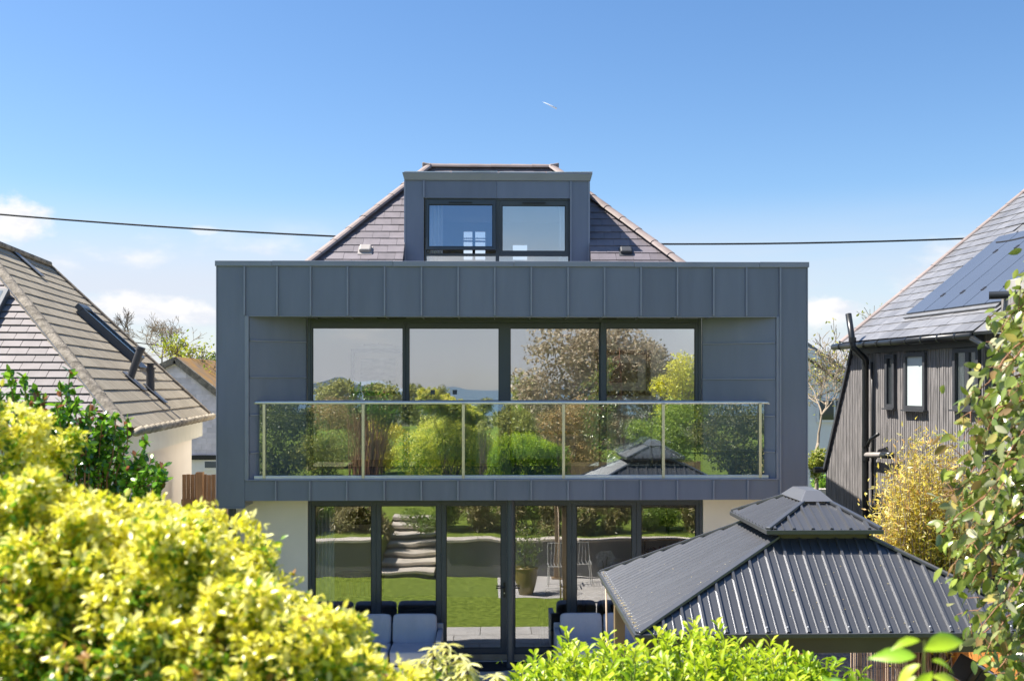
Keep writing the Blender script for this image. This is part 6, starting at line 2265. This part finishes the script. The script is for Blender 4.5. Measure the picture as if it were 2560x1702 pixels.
leafy('olive_shrub', 'olive green shrub mirrored between the copper shrub and golden bush', RV(1290, 1110, -23), 1.5, 1.3, 9000, .09, [(0.363, 0.331, 0.070), (0.261, 0.271, 0.052), (0.490, 0.490, 0.123)], seed=21, lob=12, cat='shrub')
leafy('low_bush', 'low dark bush mirrored left of the golden bush', RV(820, 1150, -17.5), 1.2, .8, 7000, .07, [(0.222, 0.256, 0.052), (0.447, 0.421, 0.088), (0.156, 0.181, 0.035)], seed=22, lob=10, cat='bush')
hedges = [(800, 985, -70, 2.2), (850, 975, -66, 2.6), (935, 985, -72, 2.4), (1000, 985, -64, 2.0), (1090, 1000, -75, 2.2), (1190, 1005, -70, 2.0), (1290, 1000, -74, 2.4), (1340, 985, -62, 2.6), (1730, 970, -60, 3.0), (700, 975, -68, 3.0), (620, 980, -66, 3.0)]
words = ['first', 'second', 'third', 'fourth', 'fifth', 'sixth', 'seventh', 'eighth', 'ninth', 'tenth', 'eleventh']
order = sorted(range(len(hedges)), key=lambda i: hedges[i][0])
for rank, i in enumerate(order):
    px, py, Y, r = hedges[i]
    leafy('garden_tree', words[rank] + ' tree from the left in the far row mirrored in the balcony glass', RV(px, py + 26, Y), r, r * .85, 4200, .24, [(0.268, 0.286, 0.070), (0.412, 0.391, 0.088), (0.185, 0.196, 0.052), (0.525, 0.525, 0.140)], 'far tree row mirrored in the glass', seed=40 + i, lob=8)
# planting along the retaining wall, mirrored in the folding doors
for i, (px, Y, rr) in enumerate(((800, -8.6, .85), (890, -8.2, .7), (1085, -8.1, .75), (1190, -8.6, .85), (1330, -8.4, .8), (1480, -8.3, .9), (1640, -8.2, .85))):
    c = RV(px, 1300, Y)
    leafy('border_plant', words[i] + ' leafy border plant from the left above the mirrored retaining wall', (c.x, Y, TZ + rr * .65), rr, rr * .8, 5200, .09, [[(.20, .32, .04), (.30, .40, .06), (.12, .20, .03)], [(.40, .36, .16), (.48, .42, .22), (.24, .24, .09)]][i % 2], 'border plants on the retaining wall', 'plant', seed=60 + i, lob=8, tmpl=T_NARROW)
for i in range(15):
    xx = -6.2 + i * .85
    if -2.7 < xx < -1.0: continue
    rr = random.uniform(.45, .7)
    yy = -7.6 - random.random() * .9
    leafy('border_grass', 'tawny grass clump growing along the top of the mirrored retaining wall', (xx, yy, TZ + rr * .7), rr * .8, rr, 2200, .13, [(.36, .30, .13), (.28, .27, .09), (.44, .38, .20), (.20, .24, .06)], 'tawny grass clumps along the retaining wall', 'grass clump', seed=80 + i, lob=6, tmpl=T_BAMBOO)
# fence along the upper garden, mirrored
mf = thing('garden_fence', 'weathered timber fence mirrored in the right folding doors', 'fence', (3, -17, TZ))
for i in range(48):
    xx = -.4 + i * .15
    zz = terr_z(-17)
    MB().box(xx + .006, xx + .144, -17.02, -17.0, zz - .05, zz + .95 + random.uniform(-.02, .02)).build('fence_board', M['fence'], mf)
# glazed pot with plant and a wire chair on the terrace, mirrored
gp = RV(1316, 1490, -4.55)
gpt = thing('glazed_pot', 'olive glazed pot with tall green plant mirrored in the door right of the round post', 'pot plant', (gp.x, -4.55, GZ))
MB().lathe((gp.x, -4.55, GZ - .012), [(.13, 0), (.19, .2), (.23, .42), (.22, .5), (.24, .52), (.24, .56), (.2, .56), (.19, .5)], 22).build('pot', M['glaze'], gpt, smooth=True)
Lp = Leaves()
for i in range(900):
    t = random.random()
    pos = np.array([gp.x, -4.55, GZ + .5 + .85 * t]) + rng.normal(size=3) * np.array([.14 + .08 * t, .14, .05])
    Lp.add(pos, rng.normal(size=3) + UP * .6, rng.normal(size=3), .07, random.randint(0, 2))
p, d, n, s, k = Lp.arrays()
bake('foliage', T_BAMBOO, p, d, n, s, k, [(.18, .27, .04), (.28, .33, .05), (.12, .19, .03)], M['leaf'], gpt)['kind'] = 'stuff'
MB().tube(curve((gp.x, -4.55, GZ + .45), (gp.x, -4.55, GZ + 1.3), 0, 4, .02), [.02, .018, .015, .01, .006], 6).build('stem', M['bark'], gpt)
for i, (px, Y) in enumerate(((1395, -5.3), (1450, -5.6))):
    c = RV(px, 1480, Y)
    wc_ = thing('wire_chair', ('left' if i == 0 else 'right') + ' grey wire garden chair mirrored on the terrace', 'chair', (c.x, Y, GZ), 'wire garden chairs')
    for sx in (-.2, .2):
        for sy2 in (-.2, .2):
            MB().tube([(c.x + sx * 1.15, Y + sy2 * 1.15, GZ - .016), (c.x + sx, Y + sy2, GZ + .44)], .012, 6).build('leg', M['alu'], wc_)
    for j in range(7):
        MB().tube([(c.x - .21 + j * .07, Y + .2, GZ + .452), (c.x - .21 + j * .07, Y - .2, GZ + .452), (c.x - .21 + j * .07, Y - .28, GZ + .88)], .006, 5).build('wire', M['alu'], wc_)
    MB().tube([(c.x - .22, Y + .2, GZ + .45), (c.x - .22, Y - .2, GZ + .45), (c.x - .22, Y - .28, GZ + .88), (c.x + .22, Y - .28, GZ + .88), (c.x + .22, Y - .2, GZ + .45), (c.x + .22, Y + .2, GZ + .45), (c.x - .22, Y + .2, GZ + .45)], .011, 6).build('seat_rim', M['alu'], wc_)

# pollen and leaf litter caught along the gazebo's left eave and under the upper tier
Lt = Leaves()
for i in range(900):
    t = random.random()
    Lt.add(npv(BLg.lerp(FL, t)) + np.array([.02 + abs(random.gauss(0, .018)), 0, .022]), np.array([random.gauss(0, 1), random.gauss(0, 1), .1]), UP + rng.normal(size=3) * .3, random.uniform(.008, .022), random.randint(0, 2))
for i in range(160):
    a_, b_, c_ = (FL, FR, oFR) if i % 2 else (BLg, FL, oFL)
    u_, w_ = random.random(), random.random()
    q_ = a_.lerp(b_, .1 + .8 * u_).lerp(c_, w_ * .7)
    nn_ = (b_ - a_).cross(c_ - a_).normalized()
    Lt.add(npv(q_ + nn_ * .004), rng.normal(size=3) * np.array([1, 1, .2]), npv(nn_), random.uniform(.008, .02), random.randint(0, 2))
p, d, n, s, k = Lt.arrays()
bake('leaf_litter', T_CARD, p, d, n, s, k, [(.62, .52, .30), (.50, .40, .22), (.70, .64, .44)], M['leaf_soft'], gaz)['kind'] = 'stuff'
print('objects', len(bpy.data.objects))
